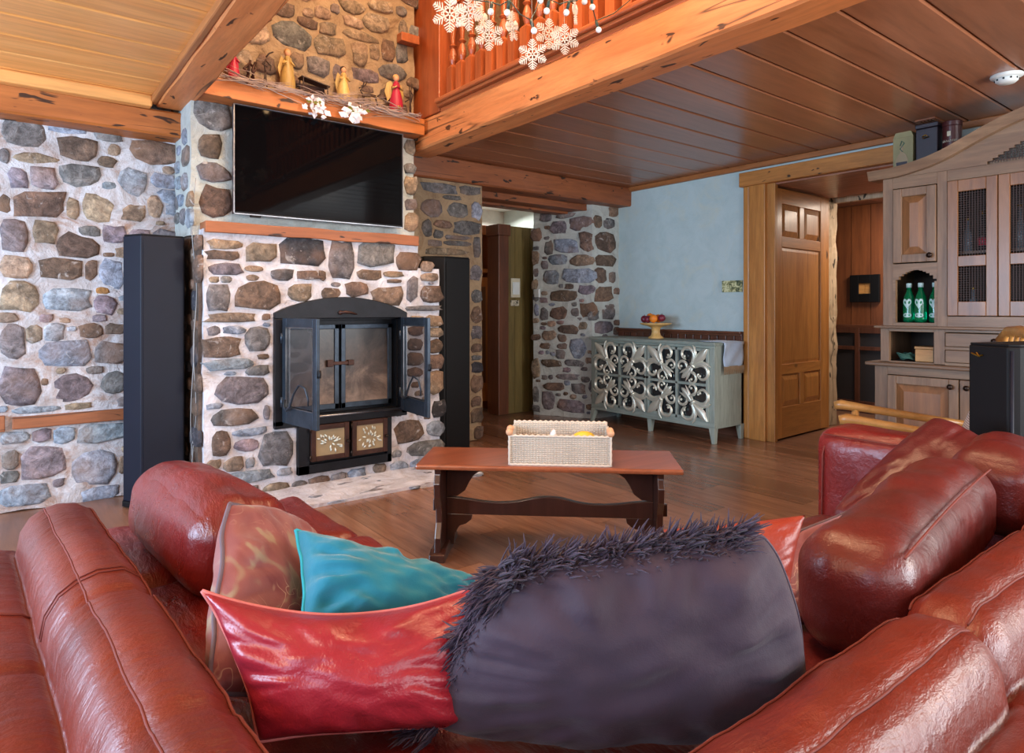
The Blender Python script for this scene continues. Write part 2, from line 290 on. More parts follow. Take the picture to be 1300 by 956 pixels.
# ------------------------------------------------------------ mesh building
def wloc(o):
    v = Vector((0, 0, 0))
    while o is not None: v = v + o.location; o = o.parent
    return v
class MB:
    def __init__(s, T=None): s.v = []; s.f = []; s.T = T; s.uv = None
    def add(s, vs_, fs_):
        n = len(s.v)
        s.v += [tuple(s.T @ Vector(p)) if s.T is not None else tuple(p) for p in vs_]
        s.f += [tuple(i+n for i in f) for f in fs_]; return s
    def box(s, x0, x1, y0, y1, z0, z1):
        x0, x1 = min(x0, x1), max(x0, x1); y0, y1 = min(y0, y1), max(y0, y1); z0, z1 = min(z0, z1), max(z0, z1)
        return s.add([(x, y, z) for x in (x0, x1) for y in (y0, y1) for z in (z0, z1)],
                     [(0, 1, 3, 2), (4, 6, 7, 5), (0, 4, 5, 1), (2, 3, 7, 6), (0, 2, 6, 4), (1, 5, 7, 3)])
    def prism(s, poly, axis, a, b):
        n = len(poly)
        def P(p, t): return {'x': (t, p[0], p[1]), 'y': (p[0], t, p[1]), 'z': (p[0], p[1], t)}[axis]
        vs_ = [P(p, a) for p in poly]+[P(p, b) for p in poly]
        fs_ = [tuple(range(n))[::-1], tuple(range(n, 2*n))]+[(i, (i+1) % n, n+(i+1) % n, n+i) for i in range(n)]
        return s.add(vs_, fs_)
    def tube(s, pts, r, n=8, cap=True):
        pts = [Vector(p) for p in pts]; k = len(pts); rs = r if isinstance(r, (list, tuple)) else [r]*k
        vs_ = []; up = None
        for i, p in enumerate(pts):
            t = (pts[min(i+1, k-1)]-pts[max(i-1, 0)])
            if t.length < 1e-9: t = Vector((0, 0, 1))
            t.normalize()
            if up is None: up = Vector((0, 0, 1)) if abs(t.z) < .9 else Vector((1, 0, 0))
            a = (up-t*up.dot(t)); a = a.normalized() if a.length > 1e-6 else t.orthogonal().normalized(); up = a; b = t.cross(a)
            for j in range(n):
                q = 2*PI*j/n; vs_.append(p+(a*math.cos(q)+b*math.sin(q))*rs[i])
        fs_ = [(i*n+j, i*n+(j+1) % n, (i+1)*n+(j+1) % n, (i+1)*n+j) for i in range(k-1) for j in range(n)]
        if cap: fs_ += [tuple(range(n))[::-1], tuple((k-1)*n+j for j in range(n))]
        return s.add(vs_, fs_)
    def lathe(s, prof, c=(0, 0, 0), n=16, axis='z'):
        vs_ = []
        for (r, z) in prof:
            for j in range(n):
                q = 2*PI*j/n; a, b = r*math.cos(q), r*math.sin(q)
                p = {'z': (a, b, z), 'x': (z, a, b), 'y': (a, z, b)}[axis]; vs_.append((p[0]+c[0], p[1]+c[1], p[2]+c[2]))
        k = len(prof)
        fs_ = [(i*n+j, i*n+(j+1) % n, (i+1)*n+(j+1) % n, (i+1)*n+j) for i in range(k-1) for j in range(n)]
        fs_ += [tuple(range(n))[::-1], tuple((k-1)*n+j for j in range(n))]
        return s.add(vs_, fs_)
    def ball(s, c, r, n=10):
        rr = r if isinstance(r, (tuple, list)) else (r, r, r)
        prof = [(math.sin(PI*i/(n//2+1)), -math.cos(PI*i/(n//2+1))) for i in range(n//2+2)]; prof[0] = (.02, -1); prof[-1] = (.02, 1)
        vs_ = [(c[0]+a*rr[0]*math.cos(2*PI*j/n), c[1]+a*rr[1]*math.sin(2*PI*j/n), c[2]+b*rr[2]) for a, b in prof for j in range(n)]; k = len(prof)
        fs_ = [(i*n+j, i*n+(j+1) % n, (i+1)*n+(j+1) % n, (i+1)*n+j) for i in range(k-1) for j in range(n)]+[tuple(range(n))[::-1], tuple((k-1)*n+j for j in range(n))]
        return s.add(vs_, fs_)
    def grid(s, fn, nu, nv, flip=False):
        vs_ = [fn(i/nu, j/nv) for i in range(nu+1) for j in range(nv+1)]
        fs_ = [(i*(nv+1)+j, (i+1)*(nv+1)+j, (i+1)*(nv+1)+j+1, i*(nv+1)+j+1) for i in range(nu) for j in range(nv)]
        if flip: fs_ = [f[::-1] for f in fs_]
        return s.add(vs_, fs_)
    def build(s, name, mat, parent=None, label=None, cat=None, group=None, kind=None, smooth=False, bevel=0, color=None, org=None):
        base = wloc(parent) if parent is not None else (Vector(org) if org is not None else None)
        if base is None:
            xs, ys, zs = zip(*s.v); base = Vector(((min(xs)+max(xs))/2, (min(ys)+max(ys))/2, min(zs)))
        me = D.meshes.new(name); me.from_pydata([(x-base.x, y-base.y, z-base.z) for x, y, z in s.v], [], s.f)
        me.materials.append(M[mat] if isinstance(mat, str) else mat); me.update()
        if smooth: me.polygons.foreach_set('use_smooth', [True]*len(me.polygons))
        o = D.objects.new(name, me); C.objects.link(o)
        if parent is not None: o.parent = parent
        else: o.location = base
        tag(o, label, cat, group, kind)
        if color: o.color = (*color[:3], 1)
        if bevel:
            b = o.modifiers.new('bevel', 'BEVEL'); b.width = bevel; b.segments = 2; b.limit_method = 'ANGLE'; b.angle_limit = .6
            b.harden_normals = False
            if not smooth: pass
        return o
def tag(o, label=None, cat=None, group=None, kind=None):
    for k, v in (('label', label), ('category', cat), ('group', group), ('kind', kind)):
        if v: o[k] = v
    return o
def root(name, loc, label, cat, group=None, kind=None):
    o = D.objects.new(name, None); C.objects.link(o); o.location = loc; o.empty_display_size = .1; return tag(o, label, cat, group, kind)
def inst(src, off, parent):
    o = src.copy(); C.objects.link(o); o.parent = parent; o.location = src.location+Vector(off); return o
def copy_tree(o, parent=None):
    c = o.copy(); C.objects.link(c); c.parent = parent
    for ch in list(o.children): copy_tree(ch, c)
    return c
def B(x0, x1, y0, y1, z0, z1): return MB().box(x0, x1, y0, y1, z0, z1)
def frame_T(origin, ax, up):
    ax = Vector(ax).normalized(); n = ax.cross(Vector(up)).normalized(); up = n.cross(ax).normalized()
    T = Matrix((ax, n, up)).transposed().to_4x4(); T.translation = Vector(origin); return T
def rotZ(origin, deg): return Matrix.Translation(Vector(origin)) @ Matrix.Rotation(math.radians(deg), 4, 'Z')
def rough_box(x0, x1, y0, y1, z0, z1, step=.07, amp=.012, mb=None):
    m = mb or MB(); a = (x0, y0, z0); b = (x1, y1, z1)
    for ax in range(3):
        o1, o2 = [q for q in range(3) if q != ax]
        n1 = max(1, int((b[o1]-a[o1])/step)); n2 = max(1, int((b[o2]-a[o2])/step))
        for side in (0, 1):
            def fn(s, t):
                p = [0, 0, 0]; p[ax] = b[ax] if side else a[ax]; p[o1] = a[o1]+(b[o1]-a[o1])*s; p[o2] = a[o2]+(b[o2]-a[o2])*t
                q = Vector(p); d = noise.noise_vector(q*7)*amp; return tuple(q+d)
            m.grid(fn, n1, n2, flip=(side == 0) != (ax == 1))
    return m
# ------------------------------------------------------------ field stones, each a part of its wall
PAL = {'b': (108, 88, 74), 'g': (112, 108, 108), 't': (146, 126, 106), 'p': (124, 112, 120), 'l': (138, 146, 158), 'd': (62, 60, 66), 'y': (176, 130, 70)}
def stones(parent, hand, mapf, normal, ubounds, zbounds, excl=(), fill=60, fs=(.03, .06), prot=(.006, .016), seed=1, pal='bgtplg', fillc=None, gap=.94, tone=1.0):
    """hand: (cu, cz, a, b, key) in plane coordinates; mapf(u, z, d) gives the world point d in front of the plane"""
    r = random.Random(seed); S = [list(h) for h in hand]
    for _ in range(fill*14):
        if len(S)-len(hand) >= fill: break
        u = r.uniform(*ubounds); z = r.uniform(*zbounds); a = r.uniform(*fs)*1.35; b = a*r.uniform(.5, .85)
        if any(e[0]-a*.6 < u < e[1]+a*.6 and e[2]-b*.6 < z < e[3]+b*.6 for e in excl): continue
        ok = True
        for q in S:
            if abs(u-q[0]) < (a+q[2])*.86 and abs(z-q[1]) < (b+q[3])*.86: ok = False; break
        if ok: S.append([u, z, a, b, r.choice(fillc or pal)])
    A = np.array([[q[0], q[1], q[2], q[3]] for q in S]); NA = 10
    for i, q in enumerate(S):
        cu, cz, a, b, key = q; pr = r.choice((3, 5, 7))
        near = [j for j in range(len(S)) if j != i and abs(A[j, 0]-cu) < A[j, 2]+a+.02 and abs(A[j, 1]-cz) < A[j, 3]+b+.02]
        pts = []; off = r.uniform(0, .5)
        for k in range(NA):
            t = 2*PI*(k+off)/NA; dx, dz = a*math.cos(t), b*math.sin(t)
            e = (abs(math.cos(t))**pr+abs(math.sin(t))**pr)**(-1/pr); rad = e*(1+r.uniform(-.22, .06)); lim = rad
            for j in near:
                s_ = rad
                while s_ > .3*rad:
                    mi = s_/e; mj = ((abs(cu+dx*s_-A[j, 0])/A[j, 2])**pr+(abs(cz+dz*s_-A[j, 1])/A[j, 3])**pr)**(1/pr)
                    if mi < mj*gap: break
                    s_ -= .06*rad
                lim = min(lim, s_)
            pts.append((dx*lim, dz*lim))
        h = r.uniform(*prot)*(1 if a > .05 else .7); vs_ = []; tu, tz = r.uniform(-.2, .2), r.uniform(-.2, .2)
        for sc, d in ((1.0, -.012), (.96, h*.55), (.74, h)):
            for (x, z) in pts:
                jj = 1+r.uniform(-.04, .04) if sc < 1 else 1
                vs_.append(mapf(cu+x*sc*jj, cz+z*sc*jj, d+(h*(tu*x/a+tz*z/b)+h*r.uniform(-.35, .25) if sc < 1 else 0)))
        vs_.append(mapf(cu, cz, h*1.08)); m = MB()
        fs_ = [(g*NA+k, g*NA+(k+1) % NA, (g+1)*NA+(k+1) % NA, (g+1)*NA+k) for g in (0, 1) for k in range(NA)]+[(2*NA+k, 2*NA+(k+1) % NA, 3*NA) for k in range(NA)]
        # orientation: make the cap look along the wall's normal
        p0, p1, p2 = Vector(vs_[2*NA]), Vector(vs_[2*NA+1]), Vector(vs_[3*NA])
        if (p1-p0).cross(p2-p0).dot(Vector(normal)) < 0: fs_ = [f[::-1] for f in fs_]
        m.add(vs_, fs_)
        c = srgb(*PAL[key]); f = r.uniform(.8, 1.2)*tone; col = (c[0]*f*r.uniform(.93, 1.07), c[1]*f, c[2]*f*r.uniform(.93, 1.07))
        m.build('stone', 'stone', parent, smooth=True, color=col)
def zoomlist(ou, ov, sc, L, fn, grow=1.07):
    """boxes read off an enlarged view -> plane coordinates; fn(u, v) returns (plane u, z)"""
    out = []
    for (x0, y0, x1, y1, k) in L:
        p = fn(ou+(x0+x1)/2/sc, ov+(y0+y1)/2/sc); a = fn(ou+x0/sc, ov+(y0+y1)/2/sc); b = fn(ou+x1/sc, ov+(y0+y1)/2/sc)
        c = fn(ou+(x0+x1)/2/sc, ov+y0/sc); d = fn(ou+(x0+x1)/2/sc, ov+y1/sc)
        out.append(((a[0]+b[0])/2, p[1], abs(b[0]-a[0])/2*grow, abs(c[1]-d[1])/2*grow, k))
    return out
YP = lambda Y: (lambda u, v: (lambda p: (p.x, p.z))(onY(u, v, Y)))
XP = lambda X: (lambda u, v: (lambda p: (p.y, p.z))(onX(u, v, X)))
# ============================================================ THE SETTING
CH = 2.325                      # ceiling of the low parts
fl = B(-2.6, 7.3, -2.4, 6.7, -.12, -.006).build('floor', 'floor_far', kind='structure')
# floor boards, laid along Y
bw, bl = .19, 1.35; k = 0; src = None
for i in range(int((5.0-.86)/bw)+1):
    x = .86+i*bw; off = (i*.53) % bl
    for j in range(-1, 5):
        y0 = .9-off+j*bl+.3; y1 = y0+bl
        y0 = max(y0, .75); y1 = min(y1, 5.2 if x > 3.2 else 4.4)
        if y1-y0 < .15: continue
        lim = x < 2.5 and y1 > 3.55
        if lim: y1 = 3.55
        if y1-y0 < .15: continue
        B(x+.0012, min(x+bw-.0012, 4.98), y0+.0012, y1-.0012, -.006, .002).build('floor_board', 'floor', fl)
# walls
wl = rough_box(-2.6, .9, 4.45, 4.9, 0, 2.4, .09, .014).build('wall_back', 'lime', kind='structure', smooth=True)
wr = rough_box(2.2, 3.17, 4.5, 5.0, 0, 2.2, .08, .012).build('wall_back', 'tan_mortar', kind='structure', smooth=True)
m = MB(); m.box(4.985, 6.04, 3.0, 7, 0, 2.6); m.box(4.985, 6.04, 1.95, 3.0, 2.14, 2.6); m.box(4.985, 6.04, -2.4, 1.95, 0, 2.6)
m.build('wall_right', 'plaster', kind='structure')
B(-2.8, -2.6, -2.4, 4.9, 0, 5).build('wall_left', 'white_wall', kind='structure')
B(-2.8, 7.3, -2.6, -2.4, 0, 5).build('wall_front', 'white_wall', kind='structure')
rough_box(-2.6, .8, 4.5, 4.9, 2.4, 5, .2, .02).build('wall_back', 'tan_mortar', kind='structure')
B(2.26, 7.3, 4.5, 4.9, 2.45, 5).build('wall_back', 'tan_mortar', kind='structure')
B(4.985, 5.2, -2.4, 4.5, 2.6, 5).build('wall_right', 'panel_dark', kind='structure')
B(-2.8, 5.2, -2.6, 4.9, 5, 5.1).build('ceiling', 'ceil_l', kind='structure')
# windows of the two outer walls (behind the camera)
def window(name, c, ax, wdt, h):
    r = root(name, c, None, None, kind='structure'); x, y, z = c
    m = MB(); g = MB()
    for (a0, a1, b0, b1) in ((-wdt/2-.06, -wdt/2, -h/2-.06, h/2+.06), (wdt/2, wdt/2+.06, -h/2-.06, h/2+.06), (-wdt/2, wdt/2, h/2, h/2+.06), (-wdt/2, wdt/2, -h/2-.06, -h/2), (-.02, .02, -h/2, h/2)):
        if ax == 'x': m.box(x, x+.05, y+a0, y+a1, z+b0, z+b1)
        else: m.box(x+a0, x+a1, y, y+.05, z+b0, z+b1)
    if ax == 'x': g.box(x, x+.01, y-wdt/2, y+wdt/2, z-h/2, z+h/2)
    else: g.box(x-wdt/2, x+wdt/2, y, y+.01, z-h/2, z+h/2)
    m.build('window_frame', 'white_wall', r); g.build('pane', 'clear', r)
window('window_1', (-2.6, 2.6, 1.35), 'x', 2.2, 1.3); window('window_2', (-2.6, -.3, 1.45), 'x', 2.0, 1.3)
window('window_3', (3.5, -2.4, 1.35), 'y', 2.4, 1.3); window('window_4', (.3, -2.4, 1.35), 'y', 2.0, 1.3)
# ceilings: boards laid along X, each a part
cr = B(2.36, 4.99, -2.4, 4.95, CH+.02, CH+.1).build('ceiling', 'ceil_r', kind='structure')
seams = [4.6, 4.34, 4.09, 3.83, 3.57, 3.31, 3.04, 2.775, 2.525, 2.28, 2.035, 1.775, 1.53, 1.29]
y = 1.29
while y > -2.3: y -= .25; seams.append(y)
for a, b in zip(seams, seams[1:]):
    m = MB(); m.prism([(a-.004, CH+.02), (a-.004, CH+.006), (a-.013, CH), (b+.013, CH), (b+.004, CH+.006), (b+.004, CH+.02)], 'x', 2.36, 4.97)
    m.build('ceiling_board', 'ceil_r', cr)
cl = B(-2.6, .77, -2.4, 4.46, 2.35, 2.43).build('ceiling', 'ceil_l', kind='structure')
ys = [4.46, 4.205]
while ys[-1] > -2.2: ys.append(ys[-1]-.258)
for a, b in zip(ys, ys[1:]):
    m = MB(); m.prism([(a-.003, 2.35), (a-.003, 2.336), (a-.014, 2.33), (b+.014, 2.33), (b+.003, 2.336), (b+.003, 2.35)], 'x', -2.6, .69)
    m.build('ceiling_board', 'ceil_l', cl)
# trims and beams
def beam(name, x0, x1, y0, y1, z0, z1, mat, amp=.012, sub=.12, bev=.012):
    m = MB(); ax = 0 if x1-x0 > y1-y0 else 1
    L = (x1-x0) if ax == 0 else (y1-y0); n = int(L/sub); sec = []
    for i in range(n+1):
        t = i/n; p = x0+(x1-x0)*t if ax == 0 else y0+(y1-y0)*t
        a0, a1 = (y0, y1) if ax == 0 else (x0, x1)
        ring = []
        for k, (s, q) in enumerate(((a0+bev, z0), (a1-bev, z0), (a1, z0+bev), (a1, z1-bev), (a1-bev, z1), (a0+bev, z1), (a0, z1-bev), (a0, z0+bev))):
            v = Vector((p*2.2, s*3, q*3)); d = noise.noise_vector(v)*amp
            ring.append((p, s+d.y, q+d.z*.6) if ax == 0 else (s+d.x, p, q+d.z*.6))
        sec.append(ring)
    vs_ = [p for r_ in sec for p in r_]; fs_ = [(i*8+j, i*8+(j+1) % 8, (i+1)*8+(j+1) % 8, (i+1)*8+j) for i in range(n) for j in range(8)]
    fs_ += [tuple(range(8))[::-1], tuple(n*8+j for j in range(8))]
    if ax == 1: fs_ = [f[::-1] for f in fs_]
    m.add(vs_, fs_); return m.build(name, mat, kind='structure')
beam('trim_1', 2.285, 2.474, -2.4, 4.18, 2.215, 2.42, 'beam_y', .014)       # balcony beam
beam('trim_2', .685, .86, -2.4, 4.30, 2.285, 2.52, 'beam_y', .014)          # beam under the left loft
beam('trim_3', -2.6, .87, 4.28, 4.5, 2.118, 2.27, 'beam_x', .014)           # wall plate over the left stone wall
beam('trim_4', 2.27, 4.985, 4.46, 4.66, 2.135, CH, 'beam_dark', .012)       # wall plate over the passage
m = MB(); m.box(3.0, 4.7, 4.68, 4.85, 2.08, 2.15); m.box(3.0, 4.7, 4.86, 5.0, 2.06, 2.15); m.build('trim_5', 'beam_dark', kind='structure', bevel=.005)
m = MB(); m.prism([(-2.4, 0), (4.5, 0), (4.5, 1), (-2.4, 1)], 'x', 0, 0.001); 
B(4.95, 4.985, -2.4, 4.6, CH-.045, CH).build('trim_6', 'trimwood', kind='structure', bevel=.006)
B(2.47, 2.50, -2.4, 4.46, CH-.02, CH+.01).build('trim_7', 'trimwood', kind='structure')
B(.655, .69, -2.4, 4.28, 2.29, 2.332).build('trim_8', 'trimwood', kind='structure', bevel=.008)
B(-2.6, .66, 4.22, 4.29, 2.262, 2.33).build('trim_9', 'ceil_l', kind='structure', bevel=.01)
# balcony floor edge mouldings
B(2.30, 2.50, -2.4, 3.75, 2.42, 2.45).build('trim_10', 'rail_y', kind='structure', bevel=.006)
B(2.27, 2.46, -2.4, 3.75, 2.45, 2.47).build('trim_11', 'rail_y', kind='structure', bevel=.005)
B(2.25, 2.36, -2.4, 3.75, 2.47, 2.50).build('trim_12', 'rail_y', kind='structure', bevel=.008)
# wood strips let into the left wall
m = MB(); m.box(.02, .85, 4.42, 4.46, .447, .512); m.build('trim_13', 'lintel', kind='structure', bevel=.005)
m = MB(); m.box(-2.6, -.01, 4.415, 4.46, .44, .525); m.build('trim_14', 'lintel', kind='structure', bevel=.005)
# pillar of field stone between passage and blue wall
pil = MB()
P4 = [(4.99, 4.63), (4.60, 4.63), (4.33, 5.22), (4.99, 5.22)]
def seg(a, b, n=7, zn=22):
    def fn(s, t):
        q = Vector((a[0]+(b[0]-a[0])*s, a[1]+(b[1]-a[1])*s, 2.2*t)); return tuple(q+noise.noise_vector(q*7)*.012)
    return fn
for a, b in zip(P4, P4[1:]+P4[:1]): pil.grid(seg(a, b), 7, 22, flip=True)
pl = pil.build('wall_back', 'grey_mortar', kind='structure', smooth=True)
# --- stones of the left wall
L1 = [(0,30,205,160,'g'),(230,50,400,110,'l'),(275,125,460,230,'b'),(0,175,45,245,'g'),(60,200,260,250,'t'),(280,250,470,350,'g'),(40,275,150,365,'p'),(115,265,270,365,'p'),(455,215,540,262,'b'),(445,95,565,145,'g'),(625,140,850,250,'b'),(560,275,680,395,'l'),(710,300,825,365,'l'),(740,370,840,435,'l'),(505,160,560,210,'t'),(60,380,310,495,'b'),(385,400,530,515,'t'),(560,440,680,515,'t'),(305,410,370,510,'t'),(0,400,50,480,'b'),(0,520,125,650,'p'),(150,520,270,620,'t'),(275,575,455,690,'b'),(370,545,480,595,'g'),(465,540,590,620,'p'),(0,680,150,780,'t'),(190,690,385,790,'b'),(395,700,455,790,'b'),(465,700,580,830,'l'),(0,800,185,935,'t'),(200,840,420,935,'l'),(450,825,510,855,'y'),(440,870,540,950,'p'),(775,440,830,490,'l'),(690,400,760,500,'t'),(600,560,700,640,'p'),(720,560,850,640,'g')]
L2 = [(0,40,115,200,'g'),(205,40,300,130,'l'),(120,50,200,130,'t'),(370,40,480,105,'b'),(490,40,590,90,'b'),(165,120,430,240,'l'),(440,125,590,225,'g'),(0,245,185,415,'p'),(245,280,420,400,'p'),(405,240,480,275,'g'),(480,270,590,370,'g'),(50,425,290,456,'l'),(300,410,425,440,'t'),(190,295,225,330,'b'),(250,520,355,600,'l'),(360,505,595,590,'l'),(150,530,240,590,'p'),(0,545,140,600,'l'),(100,620,300,760,'p'),(340,640,550,790,'l'),(10,640,90,720,'g'),(0,730,90,780,'g'),(0,790,240,890,'l'),(550,660,595,740,'b'),(390,800,560,860,'l')]
hand = zoomlist(0, 140, 3.676, L1, YP(4.45), 1.2)+zoomlist(0, 400, 3.676, L2, YP(4.45), 1.2)
mY = lambda Y: (lambda u, z, d: (u, Y-d, z))
mX = lambda X: (lambda u, z, d: (X-d, u, z))
stones(wl, hand, mY(4.45), (0, -1, 0), (-.35, .84), (.05, 2.1), excl=[(-2, .9, .44, .53)], fill=150, fs=(.02, .06), seed=3, pal='bgtplt', prot=(.005, .014), tone=1.25, gap=.96)
# --- stones right of the fireplace
Z1 = [(90,455,265,610,'g'),(310,490,480,620,'g'),(500,490,585,630,'l'),(100,620,180,780,'g'),(190,635,350,700,'b'),(190,715,275,785,'g'),(355,645,570,755,'g'),(275,760,490,795,'g'),(275,800,500,845,'g'),(145,790,260,850,'g'),(80,330,380,420,'g'),(400,360,575,430,'g'),(510,765,575,950,'g'),(270,430,420,475,'g'),(110,860,470,915,'t')]
Z2 = [(300,20,365,105,'g'),(312,150,370,215,'g'),(308,235,370,320,'b'),(310,335,366,400,'g'),(310,420,366,470,'b'),(310,480,365,508,'g'),(310,515,370,572,'d'),(308,580,370,670,'b'),(310,690,365,740,'b'),(308,750,370,820,'b'),(325,835,372,910,'b')]
hand = zoomlist(520, 180, 6.375, Z1, YP(4.5), 1.12)+zoomlist(520, 330, 3.983, Z2, YP(4.5))
stones(wr, hand, mY(4.5), (0, -1, 0), (2.3, 3.15), (.1, 2.1), fill=40, fs=(.03, .06), seed=5, pal='gbgt')
# --- stones of the pillar
A_, B_ = Vector((4.60, 4.63)), Vector((4.33, 5.22)); AB = (B_-A_); ABL = AB.length; ABd = AB/ABL; nP = Vector((-ABd.y, ABd.x))*1.0
if nP.x > 0: nP = -nP
def side_plane(u, v):
    a = dr(u); # ray (t*a) meets A + s*ABd
    det = a[0]*(-ABd.y)+a[1]*ABd.x
    t = (A_.x*(-ABd.y)+A_.y*ABd.x)/det; s = (Vector((a[0]*t, a[1]*t))-A_).dot(ABd); return s, EYE-(v-V0)*t/FPX
mS = lambda u, z, d: (A_.x+ABd.x*u+nP.x*d, A_.y+ABd.y*u+nP.y*d, z)
SD = [(85,70,135,105,'g'),(155,65,230,90,'g'),(130,100,200,155,'p'),(205,80,300,140,'p'),(45,130,90,190,'b'),(105,185,140,245,'g'),(145,175,245,235,'l'),(250,145,305,225,'b'),(115,240,200,285,'l'),(205,245,310,290,'t'),(90,265,120,305,'g'),(50,225,80,285,'t'),(170,300,310,360,'l'),(100,305,165,365,'l'),(50,345,75,390,'t'),(245,370,310,410,'p'),(130,390,235,440,'b'),(250,445,320,505,'b'),(215,465,250,500,'g'),(125,460,195,515,'b'),(85,465,120,515,'g'),(165,535,240,575,'b'),(210,590,275,675,'l'),(150,640,190,680,'g'),(95,680,175,712,'b'),(185,682,270,710,'g'),(155,740,245,768,'g'),(105,780,185,812,'b'),(215,780,275,825,'g'),(90,815,145,890,'g'),(160,850,275,900,'p'),(50,680,85,760,'t'),(95,560,150,600,'t'),(55,300,80,335,'g'),(55,400,80,440,'g'),(55,790,80,860,'g'),(60,450,80,500,'l')]
FD = [(305,75,345,135,'b'),(345,90,400,135,'g'),(308,145,400,235,'b'),(310,240,400,290,'b'),(310,295,365,360,'b'),(370,310,400,365,'g'),(310,370,390,440,'b'),(340,445,400,515,'g'),(310,515,390,575,'p')]
stones(pl, zoomlist(660, 250, 3.3, SD, side_plane, 1.15), mS, (nP.x, nP.y, 0), (.02, ABL-.02), (.05, 2.05), fill=55, fs=(.02, .05), seed=8, pal='gbltpg')
stones(pl, zoomlist(660, 250, 3.3, FD, YP(4.63)), mY(4.63), (0, -1, 0), (4.62, 4.96), (.05, 2.1), fill=24, fs=(.03, .06), seed=9, pal='gbp')
# --- wainscot on the blue wall
ws = root('wall_right', (4.985, 3.9, 0), None, None, kind='structure')
yy = 4.62
while yy > 3.2:
    y1 = max(yy-.085, 3.185); B(4.962, 4.99, y1+.004, yy-.004, .1, .87).build('wainscot_board', 'wains', ws, bevel=.004); yy = y1
B(4.945, 4.99, 3.185, 4.62, .865, .885).build('rail', 'wains_y', ws, bevel=.004); B(4.925, 4.99, 3.185, 4.62, .885, .905).build('rail', 'wains_y', ws, bevel=.006)
B(4.955, 4.99, 3.185, 4.62, 0, .1).build('rail', 'wains_y', ws, bevel=.004)
# --- door opening, casing, reveal with a panelled door folded back into it
dc = root('door_1', (5.0, 2.5, 0), None, None, kind='structure')
B(4.95, 5.0, 2.97, 3.12, 0, 2.14).build('door_frame', 'door', dc, bevel=.006)
B(4.955, 5.0, 3.12, 3.175, 0, 2.14).build('door_frame', 'door', dc, bevel=.01)
B(4.93, 5.0, 1.78, 3.20, 2.135, 2.255).build('door_frame', 'casing_y', dc, bevel=.006)
B(4.955, 5.0, 1.84, 1.94, 0, 2.14).build('door_frame', 'door', dc, bevel=.006)
for q in range(11):
    x0 = 5.0+q*.094; B(x0+.0015, x0+.0925, 1.95, 3.02, 2.125, 2.142).build('soffit_board', 'soffit', dc)
B(4.985, 6.04, 2.976, 3.0, 0, 2.14).build('jamb', 'door', dc); B(4.985, 5.028, 2.90, 2.98, 0, 2.14).build('jamb', 'door', dc, bevel=.004)
B(5.98, 6.06, 3.0, 3.07, 0, 2.16).build('door_frame', 'door', dc)
m = MB()
def fr(s, t):
    z = 2.17*t; return (6.04+.20*s, 3.03+.02*noise.noise(Vector((z*6, s*3, 1)))-.03*s, z)
m.grid(fr, 3, 40); m.box(6.04, 6.24, 3.04, 3.2, 0, 2.17); m.build('raw_edge_board', 'raw_edge', dc, smooth=False)
B(6.2, 6.26, 1.7, 3.1, 2.1, 2.2).build('door_frame', 'raw_edge', dc, bevel=.004)
# the door leaf: from the hinge (5.03, 3.0) running into the reveal
dd = Vector((.996, .035, 0)).normalized()
T = Matrix.Translation(Vector((5.03, 2.925, 0))) @ Matrix.Rotation(math.atan2(dd.y, dd.x), 4, 'Z')
dl = root('panelled_door', (5.03, 2.985, 0), 'honey pine six-panel door folded back inside the deep doorway', 'door')
W = .93
def DB(x0, x1, y0, y1, z0, z1): return MB(T).box(x0, x1, y0, y1, z0, z1)
DB(0, .115, 0, .04, .01, 2.11).build('stile', 'door', dl, bevel=.004); DB(W-.115, W, 0, .04, .01, 2.11).build('stile', 'door', dl, bevel=.004)
for z0, z1 in ((.01, .27), (.545, .63), (1.62, 1.71), (1.985, 2.11)): DB(.115, W-.115, .002, .038, z0, z1).build('rail', 'door_h', dl, bevel=.003)
for z0, z1 in ((.27, .545), (1.71, 1.985)): DB(W/2-.04, W/2+.04, .002, .038, z0, z1).build('stile', 'door', dl, bevel=.003)
def raised(T, x0, x1, z0, z1, y=.016, inset=.05, rise=.014, sign=-1):
    m = MB(T); v = [(x0, y, z0), (x1, y, z0), (x1, y, z1), (x0, y, z1), (x0+inset, y+sign*rise, z0+inset), (x1-inset, y+sign*rise, z0+inset), (x1-inset, y+sign*rise, z1-inset), (x0+inset, y+sign*rise, z1-inset)]
    v = [(a, b if b == y else b, c) for a, b, c in v]
    m.add(v, [(0, 1, 5, 4), (1, 2, 6, 5), (2, 3, 7, 6), (3, 0, 4, 7), (4, 5, 6, 7)]); return m
for x0, x1 in ((.115, W/2-.04), (W/2+.04, W-.115)):
    for z0, z1 in ((.27, .545), (1.71, 1.985)): raised(T, x0, x1, z0, z1).build('panel', 'door', dl)
raised(T, .115, W-.115, .63, 1.62, .016, .03, .004).build('panel', 'door', dl)
# --- the room beyond the door
wp = B(7.2, 7.3, -.5, 5, 0, 2.4).build('wall_right', 'panel_dark', kind='structure')
for q in range(9):
    y0 = 2.1+q*.2; B(7.185, 7.2, y0+.003, y0+.197, .93, 2.2).build('wall_board', 'panel_dark', wp)
B(7.16, 7.2, 1.5, 4, .90, .93).build('trim_15', 'wains_y', kind='structure', bevel=.004)
m = MB()
for y0 in (2.0, 2.4, 2.8, 3.2, 3.6): m.box(7.15, 7.19, y0, y0+.05, 0, .9)
for z0, z1 in ((.84, .9), (.66, .70), (0, .12)): m.box(7.152, 7.19, 1.5, 4, z0, z1)
m.build('trim_16', 'wains', kind='structure', bevel=.003)
B(7.17, 7.19, 1.5, 4, .1, .85).build('trim_17', 'darkpanel', kind='structure')
c2 = B(6.04, 7.3, -.5, 5, 2.22, 2.3).build('ceiling', 'soffit', kind='structure')
